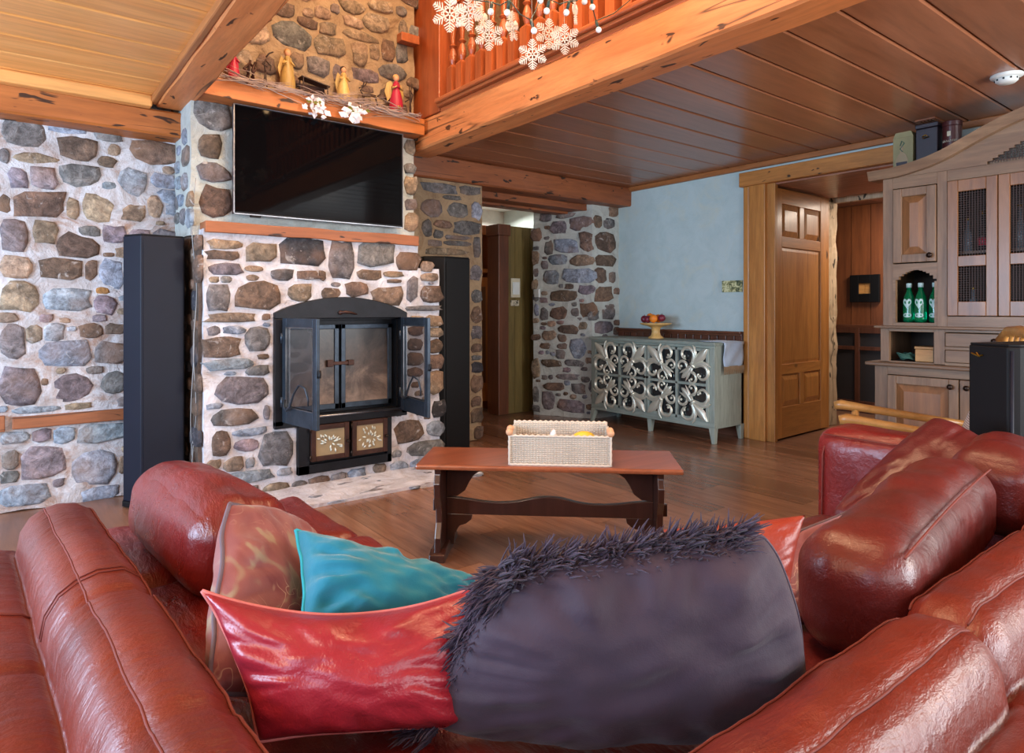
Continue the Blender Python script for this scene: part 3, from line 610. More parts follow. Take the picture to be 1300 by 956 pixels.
for q in range(12):
    y0 = 1.4+q*.2; B(6.04, 7.2, y0+.003, y0+.197, 2.205, 2.22).build('ceiling_board', 'soffit', c2)
B(6.04, 7.3, -.7, -.5, 0, 2.4).build('wall_front', 'panel_dark', kind='structure'); B(6.04, 7.3, 5, 5.2, 0, 2.4).build('wall_back', 'panel_dark', kind='structure')
t = root('framed_picture', (7.17, 3.15, 1.17), 'small square picture in a wide dark frame on the panelled wall beyond the doorway', 'picture')
m = MB()
for a in ((3.0, 3.09, 1.17, 1.46), (3.21, 3.30, 1.17, 1.46), (3.09, 3.21, 1.17, 1.26), (3.09, 3.21, 1.37, 1.46)): m.box(7.15, 7.183, *a)
m.build('frame', 'black', t, bevel=.004); B(7.165, 7.18, 3.09, 3.148, 1.26, 1.37).build('tile', 'boxwood', t); B(7.165, 7.18, 3.152, 3.21, 1.26, 1.37).build('tile', 'boxwood', t)
# --- the room beyond the passage
B(3.0, 7.3, 6.6, 6.7, 0, 2.4).build('wall_back', 'white_wall', kind='structure')
B(2.9, 3.0, 5.0, 6.7, 0, 2.4).build('wall_left', 'white_wall', kind='structure')
B(2.9, 5.2, 4.95, 6.7, 2.33, 2.4).build('ceiling', 'white_wall', kind='structure')
ov = B(4.13, 5.1, 5.42, 5.5, 0, 1.97).build('wall_back', 'olive', kind='structure')
for q in range(9):
    x0 = 4.135+q*.1; B(x0+.002, x0+.098, 5.408, 5.42, 0, 1.965).build('wall_board', 'olive', ov)
m = B(4.0, 4.13, 5.38, 5.58, 0, 1.86); m.box(3.985, 4.145, 5.365, 5.59, 1.86, 1.975); m.build('trim_18', 'redwood', kind='structure', bevel=.004)
t = root('bookcase', (4.0, 5.9, 0), 'honey wood cabinet glimpsed at the left inside the passage', 'cabinet')
m = B(3.6, 3.66, 5.75, 6.1, 0, 1.98); m.box(4.16, 4.22, 5.75, 6.1, 0, 1.98); m.box(3.66, 4.16, 6.06, 6.1, 0, 1.98); m.box(3.62, 4.2, 5.72, 6.1, 1.9, 2.0); m.build('carcass', 'orangewood', t, bevel=.004)
B(3.64, 4.18, 5.73, 6.08, 1.49, 1.53).build('shelf', 'orangewood', t, bevel=.004)
B(3.66, 4.16, 5.75, 5.78, .1, 1.44).build('cabinet_door', 'orangewood', t, bevel=.004)
B(3.74, 4.09, 5.735, 5.75, .3, 1.34).build('cabinet_door', 'redwood', t, bevel=.004)
B(3.66, 4.16, 6.0, 6.05, 1.53, 1.9).build('back_panel', 'redwood', t)
for i, (x, mt, lb) in enumerate(((4.02, 'greenglass', 'tallest green bottle on the cabinet shelf inside the passage'), (4.08, 'brass', 'yellow bottle on the cabinet shelf inside the passage'), (3.96, 'clearbottle', 'grey bottle leftmost on the cabinet shelf inside the passage'))):
    MB().lathe([(.02, 0), (.022, .12), (.008, .17), (.008, .2+.02*i)], (x, 5.83, 1.53), 10).build('bottle', mt, label=lb, cat='bottle', smooth=True)
b = B(4.17, 4.29, 5.39, 5.405, 1.22, 1.42).build('notice_board', 'paper', label='cream framed notice sheet pinned on the olive board wall', cat='notice')
B(4.185, 4.275, 5.382, 5.388, 1.25, 1.38).build('sheet', 'white_pl', b, label='white inner sheet')
B(4.17, 4.28, 5.395, 5.405, 1.13, 1.19).build('notice_board', 'inlay', label='low dark patterned plaque under the cream notice on the olive wall', cat='plaque')
# light switch on the edge of the pillar
B(4.30, 4.325, 5.10, 5.17, 1.22, 1.30).build('light_switch', 'white_pl', label='white light switch beside the far edge of the stone pillar', cat='switch', bevel=.003)
# --- blue wall picture
b = B(4.965, 4.985, 3.195, 3.39, 1.245, 1.345).build('picture_tile', 'landscape', label='small unframed landscape plaque on the blue wall beside the door casing', cat='picture', bevel=.003)
# --- ceiling detector and vent
t = root('smoke_detector', (4.135, 1.104, CH), 'white round smoke detector on the brown board ceiling', 'detector')
MB().lathe([(.072, 0), (.072, -.012), (.06, -.02)], (4.135, 1.104, CH), 24).build('base_plate', 'white_pl', t, smooth=True, bevel=.002)
MB().lathe([(.052, -.02), (.05, -.034), (.036, -.045)], (4.135, 1.104, CH), 24).build('sensor_cap', 'white_pl', t, smooth=True)
m = MB()
for k in range(10):
    a = 2*PI*k/10; m.box(4.135+.05*math.cos(a)-.004, 4.135+.05*math.cos(a)+.004, 1.104+.05*math.sin(a)-.004, 1.104+.05*math.sin(a)+.004, CH-.032, CH-.024)
m.build('grille', 'black', t)
t = root('ceiling_vent', (4.8, 1.68, CH), 'flat brown register let into the ceiling above the hutch', 'vent')
B(4.66, 4.94, 1.62, 1.74, CH-.012, CH).build('frame', 'panel_dark', t, bevel=.003)
for q in range(5): B(4.68, 4.92, 1.632+q*.02, 1.64+q*.02, CH-.016, CH-.01).build('slat', 'panel_dark', t)
# ============================================================ FIREPLACE
fp = root('stone_fireplace', (1.6, 4.2, 0), 'tall field-stone chimney breast with timber lintel rising to the loft', 'fireplace')
YL, YU = 3.93, 4.03
m = MB()
for (x0, x1, y0, z0, z1) in ((.865, 1.285, YL, 0, 1.55), (2.10, 2.23, YL, 0, 1.55), (1.28, 2.11, YL, 1.06, 1.55), (1.28, 1.40, YL, 0, .415), (2.0, 2.11, YL, 0, .415), (1.40, 2.0, YL, 0, .12), (1.28, 2.11, 4.13, .1, 1.1)):
    rough_box(x0, x1, y0, 4.48, z0, z1, .06, .010, m)
rough_box(2.15, 2.405, YL+.01, 4.48, 0, 1.38, .07, .010, m)
m.build('masonry', 'lime_clean', fp, smooth=True)
rough_box(.82, 2.25, YU, 4.48, 1.52, 2.3, .07, .010).build('masonry', 'grey_mortar', fp, smooth=True)
rough_box(.80, 2.255, YU, 4.55, 2.3, 4.99, .08, .012).build('masonry', 'tan_mortar', fp, smooth=True)  # tan above the mantel: warm light painted into the mortar colour
B3 = [(100,180,310,240,'b'),(110,115,330,175,'t'),(335,130,545,255,'t'),(540,110,835,265,'d'),(110,260,325,335,'p'),(330,275,455,310,'t'),(490,290,640,365,'g'),(655,300,835,362,'b'),(120,340,185,380,'t'),(100,390,250,548,'g'),(275,368,560,535,'b'),(605,385,745,490,'t'),(800,410,915,475,'b'),(100,560,395,620,'t'),(440,565,490,605,'b'),(200,640,345,690,'l'),(110,640,195,700,'g'),(345,650,490,800,'g'),(90,705,315,840,'b'),(90,835,410,910,'l'),(340,875,490,945,'g')]
B4 = [(150,85,490,250,'p'),(100,245,210,285,'l'),(120,280,425,380,'g'),(450,260,490,350,'g'),(215,55,290,80,'l'),(270,398,485,445,'l'),(280,465,435,545,'p'),(415,420,620,635,'g'),(140,410,245,560,'b'),(210,580,330,665,'t'),(340,580,400,640,'l'),(110,590,200,650,'t'),(165,655,515,735,'l'),(530,640,625,685,'l'),(185,790,320,840,'g'),(350,745,420,820,'g'),(440,730,610,800,'t'),(620,715,715,770,'g'),(725,690,850,745,'b'),(865,670,956,725,'g')]
B5 = [(80,120,235,365,'g'),(255,130,480,278,'g'),(490,190,640,300,'b'),(255,300,400,360,'b'),(410,305,540,345,'t'),(435,356,520,382,'b'),(175,370,325,462,'b'),(335,400,535,510,'b'),(555,340,622,488,'g'),(640,390,775,500,'b'),(555,515,765,548,'g'),(640,318,745,372,'t'),(640,245,720,310,'t'),(0,300,70,365,'b'),(40,418,145,466,'t'),(675,575,770,645,'t'),(665,650,770,710,'t'),(680,720,775,805,'b'),(675,815,780,900,'b'),(560,640,655,700,'b'),(560,715,655,790,'b'),(555,800,655,880,'b'),(560,580,655,630,'t'),(555,890,655,950,'b')]
B6 = [(540,60,655,220,'t'),(580,260,665,372,'d'),(325,390,520,540,'b'),(540,400,665,500,'l'),(390,530,665,625,'g'),(290,665,410,740,'l'),(180,680,265,750,'t'),(0,715,130,790,'l'),(305,590,370,640,'l'),(430,650,560,720,'l')]
hand = zoomlist(240, 280, 4.78, B3, YP(YL), 1.12)+zoomlist(240, 460, 4.78, B4, YP(YL), 1.12)+zoomlist(400, 280, 4.78, B5, YP(YL), 1.12)+zoomlist(440, 460, 5.31, B6, YP(YL), 1.12)
INS = [(1.235, 2.14, .41, 1.10), (1.38, 2.03, .07, .45), (1.30, 2.05, 1.05, 1.17)]
stones(fp, hand, mY(YL), (0, -1, 0), (.89, 2.40), (.04, 1.50), excl=INS+[(2.2, 2.5, 1.36, 2)], fill=60, fs=(.016, .034), seed=11, pal='gblt', prot=(.008, .018), gap=.95)
rough_box(.845, .868, YL+.03, 4.46, 0, 1.5, .06, .006).build('masonry', 'dark_mortar', fp, smooth=True)
U1 = [(50,360,185,480,'g'),(60,490,150,580,'b'),(55,600,185,670,'g'),(65,685,185,795,'b')]
U2 = [(820,510,862,570,'t'),(820,600,865,640,'g'),(820,650,868,720,'t'),(820,730,868,775,'g'),(820,785,870,850,'t')]
U3 = [(470,50,585,145,'t'),(590,30,660,100,'g'),(340,135,500,220,'b'),(500,165,630,270,'t'),(170,170,440,375,'g'),(465,275,700,425,'t'),(680,130,850,210,'t'),(800,100,1030,235,'t'),(670,235,950,310,'t'),(660,0,860,110,'t'),(870,0,1050,90,'t'),(410,425,590,575,'g'),(280,390,390,520,'b'),(750,310,870,500,'t'),(880,320,960,450,'t'),(965,300,1070,460,'b'),(1100,150,1165,320,'t'),(760,520,950,620,'p'),(600,490,680,620,'p'),(1080,335,1165,480,'g'),(20,420,180,560,'b'),(960,480,1150,600,'g'),(380,60,460,130,'t')]
f = YP(YU); hand = zoomlist(230, 0, 2.897, U1+U2, f, 1.1)+zoomlist(320, 0, 5.909, U3, f, 1.15)
stones(fp, hand, mY(YU), (0, -1, 0), (.84, 2.26), (1.62, 3.9), excl=[(1.0, 2.17, 1.6, 2.4), (.8, 1.0, 1.58, 1.63)], fill=110, fs=(.03, .10), seed=13, pal='gbttbt', prot=(.008, .018))
# stones on the left return of the breast
stones(fp, [], lambda u, z, d: (.846-d, u, z), (-1, 0, 0), (3.97, 4.42), (.05, 1.5), fill=40, fs=(.04, .09), seed=15, pal='bbd')
stones(fp, [], lambda u, z, d: (.82-d, u, z), (-1, 0, 0), (4.05, 4.42), (1.6, 2.1), fill=14, fs=(.04, .08), seed=16, pal='glt')
# timber lintel and the mantel
def timber(nm, x0, x1, y0, y1, z0, z1, mat, parent):
    m = MB(); n = 14; vs_ = []
    for i in range(n+1):
        x = x0+(x1-x0)*i/n
        for (y, z) in ((y0, z0), (y0, (z0+z1)/2), (y0, z1), (y1, z1), (y1, z0)):
            d = noise.noise_vector(Vector((x*4, y*5, z*5)))*.010; vs_.append((x, y+d.y, z+d.z))
    fs_ = [(i*5+j, (i+1)*5+j, (i+1)*5+(j+1) % 5, i*5+(j+1) % 5) for i in range(n) for j in range(5)]+[(0, 1, 2, 3, 4), tuple(n*5+j for j in range(5))[::-1]]
    m.add(vs_, fs_); return m.build(nm, mat, parent, bevel=.004)
timber('lintel', .87, 2.22, 3.90, 4.1, 1.53, 1.595, 'lintel', fp)
timber('mantel_shelf', .82, 2.255, 3.88, 4.1, 2.288, 2.395, 'beam_x', fp)
# hearth
he = rough_box(.80, 2.466, 3.50, 3.98, -.01, .022, .05, .004).build('hearth', 'lime_clean', fp, smooth=True)
hs = []
for (x0, y0, x1, y1) in ((665,775,840,820),(400,820,520,855),(870,770,956,820)): hs.append((240+x0/4.78, 460+y0/4.78, 240+x1/4.78, 460+y1/4.78))
for (x0, y0, x1, y1) in ((375,775,455,805),(0,820,350,890),(415,815,500,848),(200,780,320,810)): hs.append((440+x0/5.31, 460+y0/5.31, 440+x1/5.31, 460+y1/5.31))
H2 = []
for (u0, v0, u1, v1) in hs:
    z = (EYE-.02)*FPX/((v0+v1)/2-V0); p = atz((u0+u1)/2, (v0+v1)/2, z); a = (u1-u0)*z/FPX/2
    H2.append((p.x, p.y, a*1.1, max(.035, a*.45), 'l'))
stones(fp, H2, lambda u, z, d: (u, z, .016+d*.35), (0, 0, 1), (.85, 2.42), (3.54, 3.9), fill=22, fs=(.04, .075), seed=17, pal='lgl', prot=(.01, .016))
# --- the stove insert
si = root('stove_insert', (1.69, 3.9, .09), 'black arched steel stove insert with two opened glass doors', 'stove')
m = MB(); Y0, Y1 = 3.895, 3.95
arc = [(1.249+.88*i/16, 1.075+.10*math.sin(PI*i/16)**.8) for i in range(17)]
# face plate as pieces round the opening (1.30..2.085 , .43..1.04)
m.box(1.249, 1.30, Y0, Y1, .40, 1.04); m.box(2.085, 2.129, Y0, Y1, .40, 1.04); m.box(1.249, 2.129, Y0, Y1, .385, .432)
m.prism([(1.249, 1.04)]+arc+[(2.129, 1.04)], 'y', Y1, Y0)
m.box(1.388, 1.46, Y0, Y1, .089, .385); m.box(1.388, 2.014, Y0, Y1, .089, .145); m.box(1.98, 2.014, Y0, Y1, .089, .385)
m.build('face_plate', 'iron', si, bevel=.004)
B(1.40, 2.0, 3.925, 3.95, .14, .39).build('back_plate', 'iron', si)
m = MB(); m.box(1.30, 1.31, 3.95, 4.10, .43, 1.04); m.box(2.075, 2.085, 3.95, 4.10, .43, 1.04); m.box(1.30, 2.085, 3.95, 4.10, 1.03, 1.04); m.box(1.30, 2.085, 3.95, 4.10, .43, .44)
m.build('inner_frame', 'iron', si)
m = MB(); 
for a in ((1.33, 1.36), (1.655, 1.685), (1.70, 1.73), (2.03, 2.06)): m.box(a[0], a[1], 3.985, 4.01, .46, 1.0)
for x0, x1 in ((1.33, 1.685), (1.70, 2.06)): m.box(x0, x1, 3.985, 4.01, .97, 1.0); m.box(x0, x1, 3.985, 4.01, .46, .495)
m.build('inner_door_frame', 'iron_blue', si, bevel=.003)
B(1.31, 2.075, 4.015, 4.03, .44, 1.03).build('inner_frame', 'iron', si)
B(1.36, 1.655, 3.995, 4.005, .495, .97).build('sooty_pane', 'soot', si, label='sooty brown pane'); B(1.73, 2.03, 3.995, 4.005, .495, .97).build('sooty_pane', 'soot', si, label='sooty brown pane')
m = B(1.615, 1.77, 3.972, 3.985, .74, .762); m.box(1.60, 1.64, 3.965, 3.985, .73, .775); m.box(1.74, 1.78, 3.965, 3.985, .735, .77); m.build('latch', 'rusty', si, bevel=.003)
m = MB().tube([(1.30, 3.888, .437), (2.085, 3.888, .437)], .007, 8); m.build('sill', 'chrome', si, smooth=True)
m = MB().tube([(1.64, 3.89, 1.075), (1.68, 3.87, 1.08), (1.72, 3.87, 1.075), (1.76, 3.88, 1.065)], [.006, .009, .007, .004], 8); m.lathe([(.015, 0), (.013, -.012)], (1.655, 3.893, 1.075), 12, 'y'); m.build('damper_handle', 'rusty', si, smooth=True)
def stove_door(hx, hy, ang, flip):
    T = Matrix.Translation(Vector((hx, hy, 0))) @ Matrix.Rotation(math.radians(ang), 4, 'Z'); Wd = .40; s = 1
    m = MB(T); z0, z1 = .425, 1.045
    for (x0, x1, a, b) in ((0, .05, z0, z1), (Wd-.04, Wd, z0, z1), (.05, Wd-.04, z1-.055, z1), (.05, Wd-.04, z0, z0+.10)): m.box(x0, x1, -.011, .011, a, b)
    d = m.build('glass_door', 'iron_blue', si, bevel=.003)
    MB(T).box(.045, Wd-.035, -.003, .003, z0+.09, z1-.05).build('glass_pane', 'clear', d)
    mm = MB(T)
    for a in ((.045, .05), (Wd-.04, Wd-.035)): mm.box(a[0], a[1], -.014, .014, z0+.095, z1-.05)
    mm.box(.045, Wd-.035, -.014, .014, z1-.057, z1-.052); mm.box(.045, Wd-.035, -.014, .014, z0+.095, z0+.10); mm.build('bead', 'chrome', d)
    sg = 1 if flip else -1
    pts = [(.05+.0, sg*.02, z0+.14), (.06, sg*.03, z0+.10), (.10, sg*.035, z0+.085), (.14, sg*.035, z0+.11), (.19, sg*.035, z0+.19), (.25, sg*.035, z0+.245), (.31, sg*.03, z0+.23), (.335, sg*.025, z0+.17), (.325, sg*.02, z0+.13)]
    MB(T).tube(pts, [.008, .008, .007, .007, .006, .006, .006, .005, .004], 8).build('scroll_handle', 'iron_blue', d, smooth=True)
    h = MB(T); 
    for zz in (z0+.12, z1-.12): h.tube([(-.004, sg*.012, zz-.03), (-.004, sg*.012, zz+.03)], .008, 8)
    h.build('hinge', 'iron_blue', d, smooth=True)
    k = MB(T).tube([(Wd, 0, .72), (Wd+.02, 0, .72), (Wd+.02, 0, .76)], .007, 8); k.build('catch', 'iron', d, smooth=True)
stove_door(1.300, 3.89, -82, False)
stove_door(2.087, 3.89, -94, False)
for x0, hk in ((1.462, 0), (1.728, 1)):
    x1 = x0+.245; m = MB()
    for (a, b, c, d_) in ((x0, x0+.03, .165, .385), (x1-.03, x1, .165, .385), (x0+.03, x1-.03, .165, .195), (x0+.03, x1-.03, .355, .385)): m.box(a, b, 3.875, 3.90, c, d_)
    d = m.build('ash_door', 'rusty', si, bevel=.003)
    B(x0+.028, x1-.028, 3.883, 3.897, .193, .357).build('tile', 'tile', d, label='cream relief tile')
    m = MB(); r = random.Random(4+hk); cx, cz = x0+.122, .272
    for k in range(26):
        a = r.uniform(0, 2*PI); q = r.uniform(.01, .07); L = r.uniform(.018, .03); px_, pz_ = cx+q*math.cos(a)*1.1, cz+q*math.sin(a)*.75; b = a+r.uniform(-.5, .5)
        m.tube([(px_, 3.881, pz_), (px_+L*.5*math.cos(b), 3.878, pz_+L*.5*math.sin(b)), (px_+L*math.cos(b), 3.882, pz_+L*math.sin(b))], [.002, .0065, .0015], 5)
    m.build('flower_relief', 'relief', d, smooth=True)
    m = MB(); 
    for zz in (.19, .36): m.tube([(x0-.006, 3.872, zz-.015), (x0-.006, 3.872, zz+.015)], .007, 8)
    m.lathe([(.006, 0), (.006, -.014), (.012, -.02), (.008, -.03)], (x1-.014, 3.877, .27), 10, 'y'); m.build('knob', 'knob', d, smooth=True)
# --- television
tv = root('television', (1.586, 3.98, 1.655), 'wide black flat television with thin silver edge above the timber lintel', 'television')
TVT = Matrix.Translation(Vector((0, .0, EYE))) @ Matrix.Diagonal((.9874, .9874, .9874, 1)) @ Matrix.Translation(Vector((0, 0, -EYE)))
def B_(*a): return MB(TVT).box(*a)
B_(1.039, 2.133, 3.972, 4.01, 1.657, 2.290).build('casing', 'black', tv, bevel=.003)
B_(1.046, 2.126, 3.9705, 3.972, 1.668, 2.284).build('screen', 'screen', tv, label='glossy black screen')
m = B_(1.036, 1.042, 3.968, 4.0, 1.653, 2.293); m.box(2.133, 2.136, 3.968, 4.0, 1.653, 2.293); m.box(1.036, 2.136, 3.968, 4.0, 1.652, 1.658); m.box(1.036, 2.136, 3.968, 4.0, 2.29, 2.293); m.build('bezel', 'chrome', tv)
B_(1.13, 1.19, 3.962, 3.985, 1.64, 1.652).build('sensor', 'black', tv, bevel=.002); B(1.4, 1.75, 3.96, 4.03, 1.85, 2.1).build('wall_bracket', 'black', tv)
# --- tower speakers
def tower(name, poly, h, lab, mats, parts=True):
    cx = sum(p[0] for p in poly)/len(poly); cy = sum(p[1] for p in poly)/len(poly)
    t = root(name, (cx, cy, 0), lab, 'speaker')
    MB().prism(poly, 'z', .03, h).build('cabinet', mats, t, bevel=.006)
    s = [((p[0]-cx)*1.04+cx, (p[1]-cy)*1.04+cy) for p in poly]; MB().prism(s, 'z', .0, .03).build('plinth', 'black', t, bevel=.004)
    s = [((p[0]-cx)*.97+cx, (p[1]-cy)*.97+cy) for p in poly]; MB().prism(s, 'z', h, h+.008).build('top_cap', 'black', t, bevel=.002); return t
t = tower('tower_speaker', [(.51, 4.19), (.578, 4.06), (.80, 4.085), (.80, 4.37), (.55, 4.37)], 1.505, 'tall dark navy tower speaker against the stone wall left of the fireplace', 'navy')
MB().prism([(.590, 4.0575), (.79, 4.080), (.79, 4.086), (.59, 4.066)], 'z', .06, 1.47).build('grille_cloth', 'navy', t)
t = tower('tower_speaker', [(2.45, 4.235), (2.575, 4.14), (2.81, 4.15), (2.81, 4.43), (2.5, 4.43)], 1.485, 'tall black tower speaker in the recess right of the fireplace', 'black')
MB().prism([(2.585, 4.133), (2.80, 4.143), (2.80, 4.15), (2.585, 4.142)], 'z', .06, 1.45).build('grille_cloth', 'black', t)
t = tower('floor_speaker', [(2.87, .885), (2.805, .745), (2.825, .715), (3.05, .52), (3.2, .78)], .965, 'waist-high black floor speaker with a small gold badge behind the right sofa arm', 'black')
p0 = onX(1253, 448, 2.852); m = MB(); m.tube([(2.850, .870, .935), (2.840, .845, .925), (2.833, .83, .93)], .003, 6); m.tube([(2.845, .853, .938), (2.838, .84, .922)], .002, 6); m.build('badge', 'brass', t, label='tiny gold badge')
m = MB().tube([(2.81, .735, .04), (2.81, .735, .95)], .006, 8); m.build('edge_strip', 'navy', t, smooth=True)
# cable against the breast
m = MB(); m.tube([(.835-.01*math.sin(z*9), 4.0+.02*math.sin(z*5), z) for z in [i*.08 for i in range(2, 24)]], .0025, 6)
m.tube([(.83+.008*math.sin(z*7+1), 4.03+.02*math.sin(z*6), z) for z in [i*.08 for i in range(2, 14)]], .0025, 6); m.build('speaker_cable', 'cable_grey', label='thin pale cables hanging down beside the chimney breast', cat='cable', smooth=True)
# ============================================================ HUTCH
hu = root('hutch', (4.72, .98, 0), 'large rustic pine hutch with arched top, mesh doors and niches against the blue wall', 'hutch')
XF = 4.5; YC = .985
def both(fn):            # the hutch is symmetric about y = YC
    fn(lambda y: y); fn(lambda y: 2*YC-y)
m = MB(); my = None
def hb(mb, g, ya, yb, z0, z1, x0=XF, x1=XF+.03):
    if mb is arch: mb.box(x0, x1, g(ya), g(yb), z0, z1)
    else: B(x0, x1, g(ya), g(yb), z0, z1).build('stile' if mb is m else 'rail', 'hutch' if mb is m else 'hutch_y', hu, bevel=.0015)
arch = MB()
crown = [(1.935, 1.992), (1.80, 1.994), (1.72, 2.002), (1.60, 2.026), (1.50, 2.058), (1.40, 2.105), (1.30, 2.150), (1.20, 2.190), (1.10, 2.220), (YC, 2.235)]
def cz(y):
    y = YC+abs(y-YC)
    for (a, za), (b, zb) in zip(crown, crown[1:]):
        if b <= y <= a: return zb+(za-zb)*(y-b)/(a-b)
    return 1.99
def parts(g):
    hb(m, g, 1.865, 1.805, .99, 1.938); hb(m, g, 1.553, 1.499, .99, 1.938)
    hb(m, g, 1.88, 1.828, .76, .975); hb(m, g, 1.571, 1.511, .76, .975)
    hb(m, g, 1.915, 1.838, 0, .735)
    hb(my, g, 1.805, 1.553, 1.868, 1.938); hb(my, g, 1.805, 1.553, .99, 1.012)
    hb(my, g, 1.499, YC, .99, 1.054); hb(my, g, 1.499, YC, 1.872, 1.938)
    hb(my, g, 1.828, 1.571, .955, .975); hb(my, g, 1.828, 1.571, .757, .766); hb(my, g, 1.511, YC, .958, .975); hb(my, g, 1.511, YC, .852, .87); hb(my, g, 1.511, YC, .757, .774)
    hb(my, g, 1.838, YC, .678, .735); hb(my, g, 1.838, YC, 0, .078)
    # arch over the niche
    ar = [(1.805, 1.385), (1.805, 1.27)]+[(1.79-.235*i/12, 1.285+.06*math.sin(PI*i/12)**.75) for i in range(13)]+[(1.553, 1.27), (1.553, 1.385)]
    for (ya, za), (yb, zb) in zip(ar[1:-1], ar[2:-1]): hb(arch, g, ya, yb, min(za, zb), 1.385)
    hb(arch, g, 1.805, 1.79, 1.012, 1.27); hb(arch, g, 1.568, 1.553, 1.012, 1.27)
both(parts)
hb(m, lambda y: y, YC+.043, YC-.043, .774, .852); hb(m, lambda y: y, YC+.043, YC-.043, .870, .958); hb(m, lambda y: y, YC+.048, YC-.048, .078, .678)
# fascia under the crown with its arched mesh window
for i in range(34):
    y0 = 1.865-(1.865-YC)*i/34; y1 = 1.865-(1.865-YC)*(i+1)/34; yc = (y0+y1)/2; top = cz(yc)-.03
    for g in (lambda y: y, lambda y: 2*YC-y):
        if yc < 1.285:
            wt = min(1.955+(1.285-yc)*.55, 2.10-(yc-YC)**2*.6); hb(arch, g, y0, y1, wt, top)
        else: hb(arch, g, y0, y1, 1.939, top)
arch.build('arched_fascia', 'hutch_y', hu)
mc = MB()
ys_ = [1.935-(1.935-.035)*i/50 for i in range(51)]
for (ya, yb) in zip(ys_, ys_[1:]):
    za, zb = cz(ya), cz(yb)
    mc.add([(4.43, ya, za), (4.60, ya, za), (4.60, ya, za-.055), (4.455, ya, za-.058), (4.43, yb, zb), (4.60, yb, zb), (4.60, yb, zb-.055), (4.455, yb, zb-.058)],
           [(0, 4, 5, 1), (3, 2, 6, 7), (0, 3, 7, 4), (1, 5, 6, 2)])
mc.add([(4.43, 1.935, 1.992), (4.60, 1.935, 1.992), (4.60, 1.935, 1.937), (4.455, 1.935, 1.934)], [(0, 1, 2, 3)])
mc.build('crown_moulding', 'hutch_y', hu)
m = B(XF+.031, 4.95, 1.84, 1.864, .99, 1.94); m.box(XF+.031, 4.95, 2*YC-1.864, 2*YC-1.84, .99, 1.94); m.box(XF+.031, 4.95, 1.86, 1.879, .76, .975); m.box(XF+.031, 4.95, .091, .11, .76, .975); m.box(XF+.031, 4.95, 1.895, 1.914, 0, .735); m.box(XF+.031, 4.95, .056, .075, 0, .735)
m.box(XF+.03, 4.95, .1, 1.865, 1.94, 1.96); m.build('side_panel', 'hutch', hu)
m = B(4.93, 4.95, .1, 1.865, .76, 1.95); m.box(4.93, 4.95, .06, 1.9, 0, .74); m.box(XF+.03, 4.93, 1.515, 1.53, .76, 1.94); m.box(XF+.03, 4.93, 1.57, 1.585, .76, .97); m.box(XF+.03, 4.93, .44, .455, .76, 1.94); m.box(XF+.03, 4.93, 1.53, 1.86, 1.35, 1.37); m.build('carcass', 'hutch_dark', hu)
m = B(XF+.02, 4.93, .1, 1.86, .99, 1.013); m.box(XF+.02, 4.93, .1, 1.86, .748, .766); m.build('shelf', 'hutch_dark', hu)
m = B(XF+.06, 4.93, .46, 1.51, 1.43, 1.445); m.build('shelf', 'hutch_y', hu)
B(4.455, 4.95, .06, 1.905, .975, .992).build('ledge', 'hutch_y', hu, bevel=.005)
B(4.43, 4.95, .02, 1.95, .735, .757).build('worktop', 'hutch_y', hu, bevel=.006)
def cab_door(g, ya, yb, z0, z1, ky, kz, nm='cabinet_door'):
    a, b = sorted((g(ya), g(yb))); m = MB(); w_ = .052
    for (p, q, r_, s_) in ((a, a+w_, z0, z1), (b-w_, b, z0, z1), (a+w_, b-w_, z0, z0+w_), (a+w_, b-w_, z1-w_, z1)): m.box(XF-.012, XF+.012, p, q, r_, s_)
    d = m.build(nm, 'hutch', hu, bevel=.003)
    v = [(XF+.006, a+w_, z0+w_), (XF+.006, b-w_, z0+w_), (XF+.006, b-w_, z1-w_), (XF+.006, a+w_, z1-w_)]; i_ = .045
    v += [(XF-.010, a+w_+i_, z0+w_+i_), (XF-.010, b-w_-i_, z0+w_+i_), (XF-.010, b-w_-i_, z1-w_-i_), (XF-.010, a+w_+i_, z1-w_-i_)]
    MB().add(v, [(0, 4, 5, 1), (1, 5, 6, 2), (2, 6, 7, 3), (3, 7, 4, 0), (4, 7, 6, 5)]).build('raised_panel', 'hutch_in', d)
    knob(d, g(ky), kz)
def knob(d, y, z, x=XF-.012):
    MB().lathe([(.007, 0), (.006, -.012), (.016, -.018), (.017, -.024), (.010, -.032)], (x, y, z), 12, 'x').build('knob', 'knob', d, smooth=True)
def mesh_door(g, ya, yb, knob_y):
    a, b = sorted((g(ya), g(yb))); z0, z1 = 1.058, 1.869; w_ = .055; m = MB()
    for (p, q, r_, s_) in ((a, a+w_, z0, z1), (b-w_, b, z0, z1), (a+w_, b-w_, z0, z0+.085), (a+w_, b-w_, z1-.07, z1), (a+w_, b-w_, 1.352, 1.415)): m.box(XF-.012, XF+.012, p, q, r_, s_)
    d = m.build('mesh_door', 'hutch_in', hu, bevel=.003); wr_ = MB()
    for (r_, s_) in ((z0+.085, 1.352), (1.415, z1-.07)):
        n = int((b-a-2*w_)/.0135)
        for i in range(1, n): y_ = a+w_+(b-a-2*w_)*i/n; wr_.box(XF-.002, XF+.002, y_-.0018, y_+.0018, r_, s_)
        n = int((s_-r_)/.0135)
        for i in range(1, n): z_ = r_+(s_-r_)*i/n; wr_.box(XF-.003, XF+.001, a+w_, b-w_, z_-.0018, z_+.0018)
    wr_.build('wire_mesh', 'wire', d, kind='stuff')
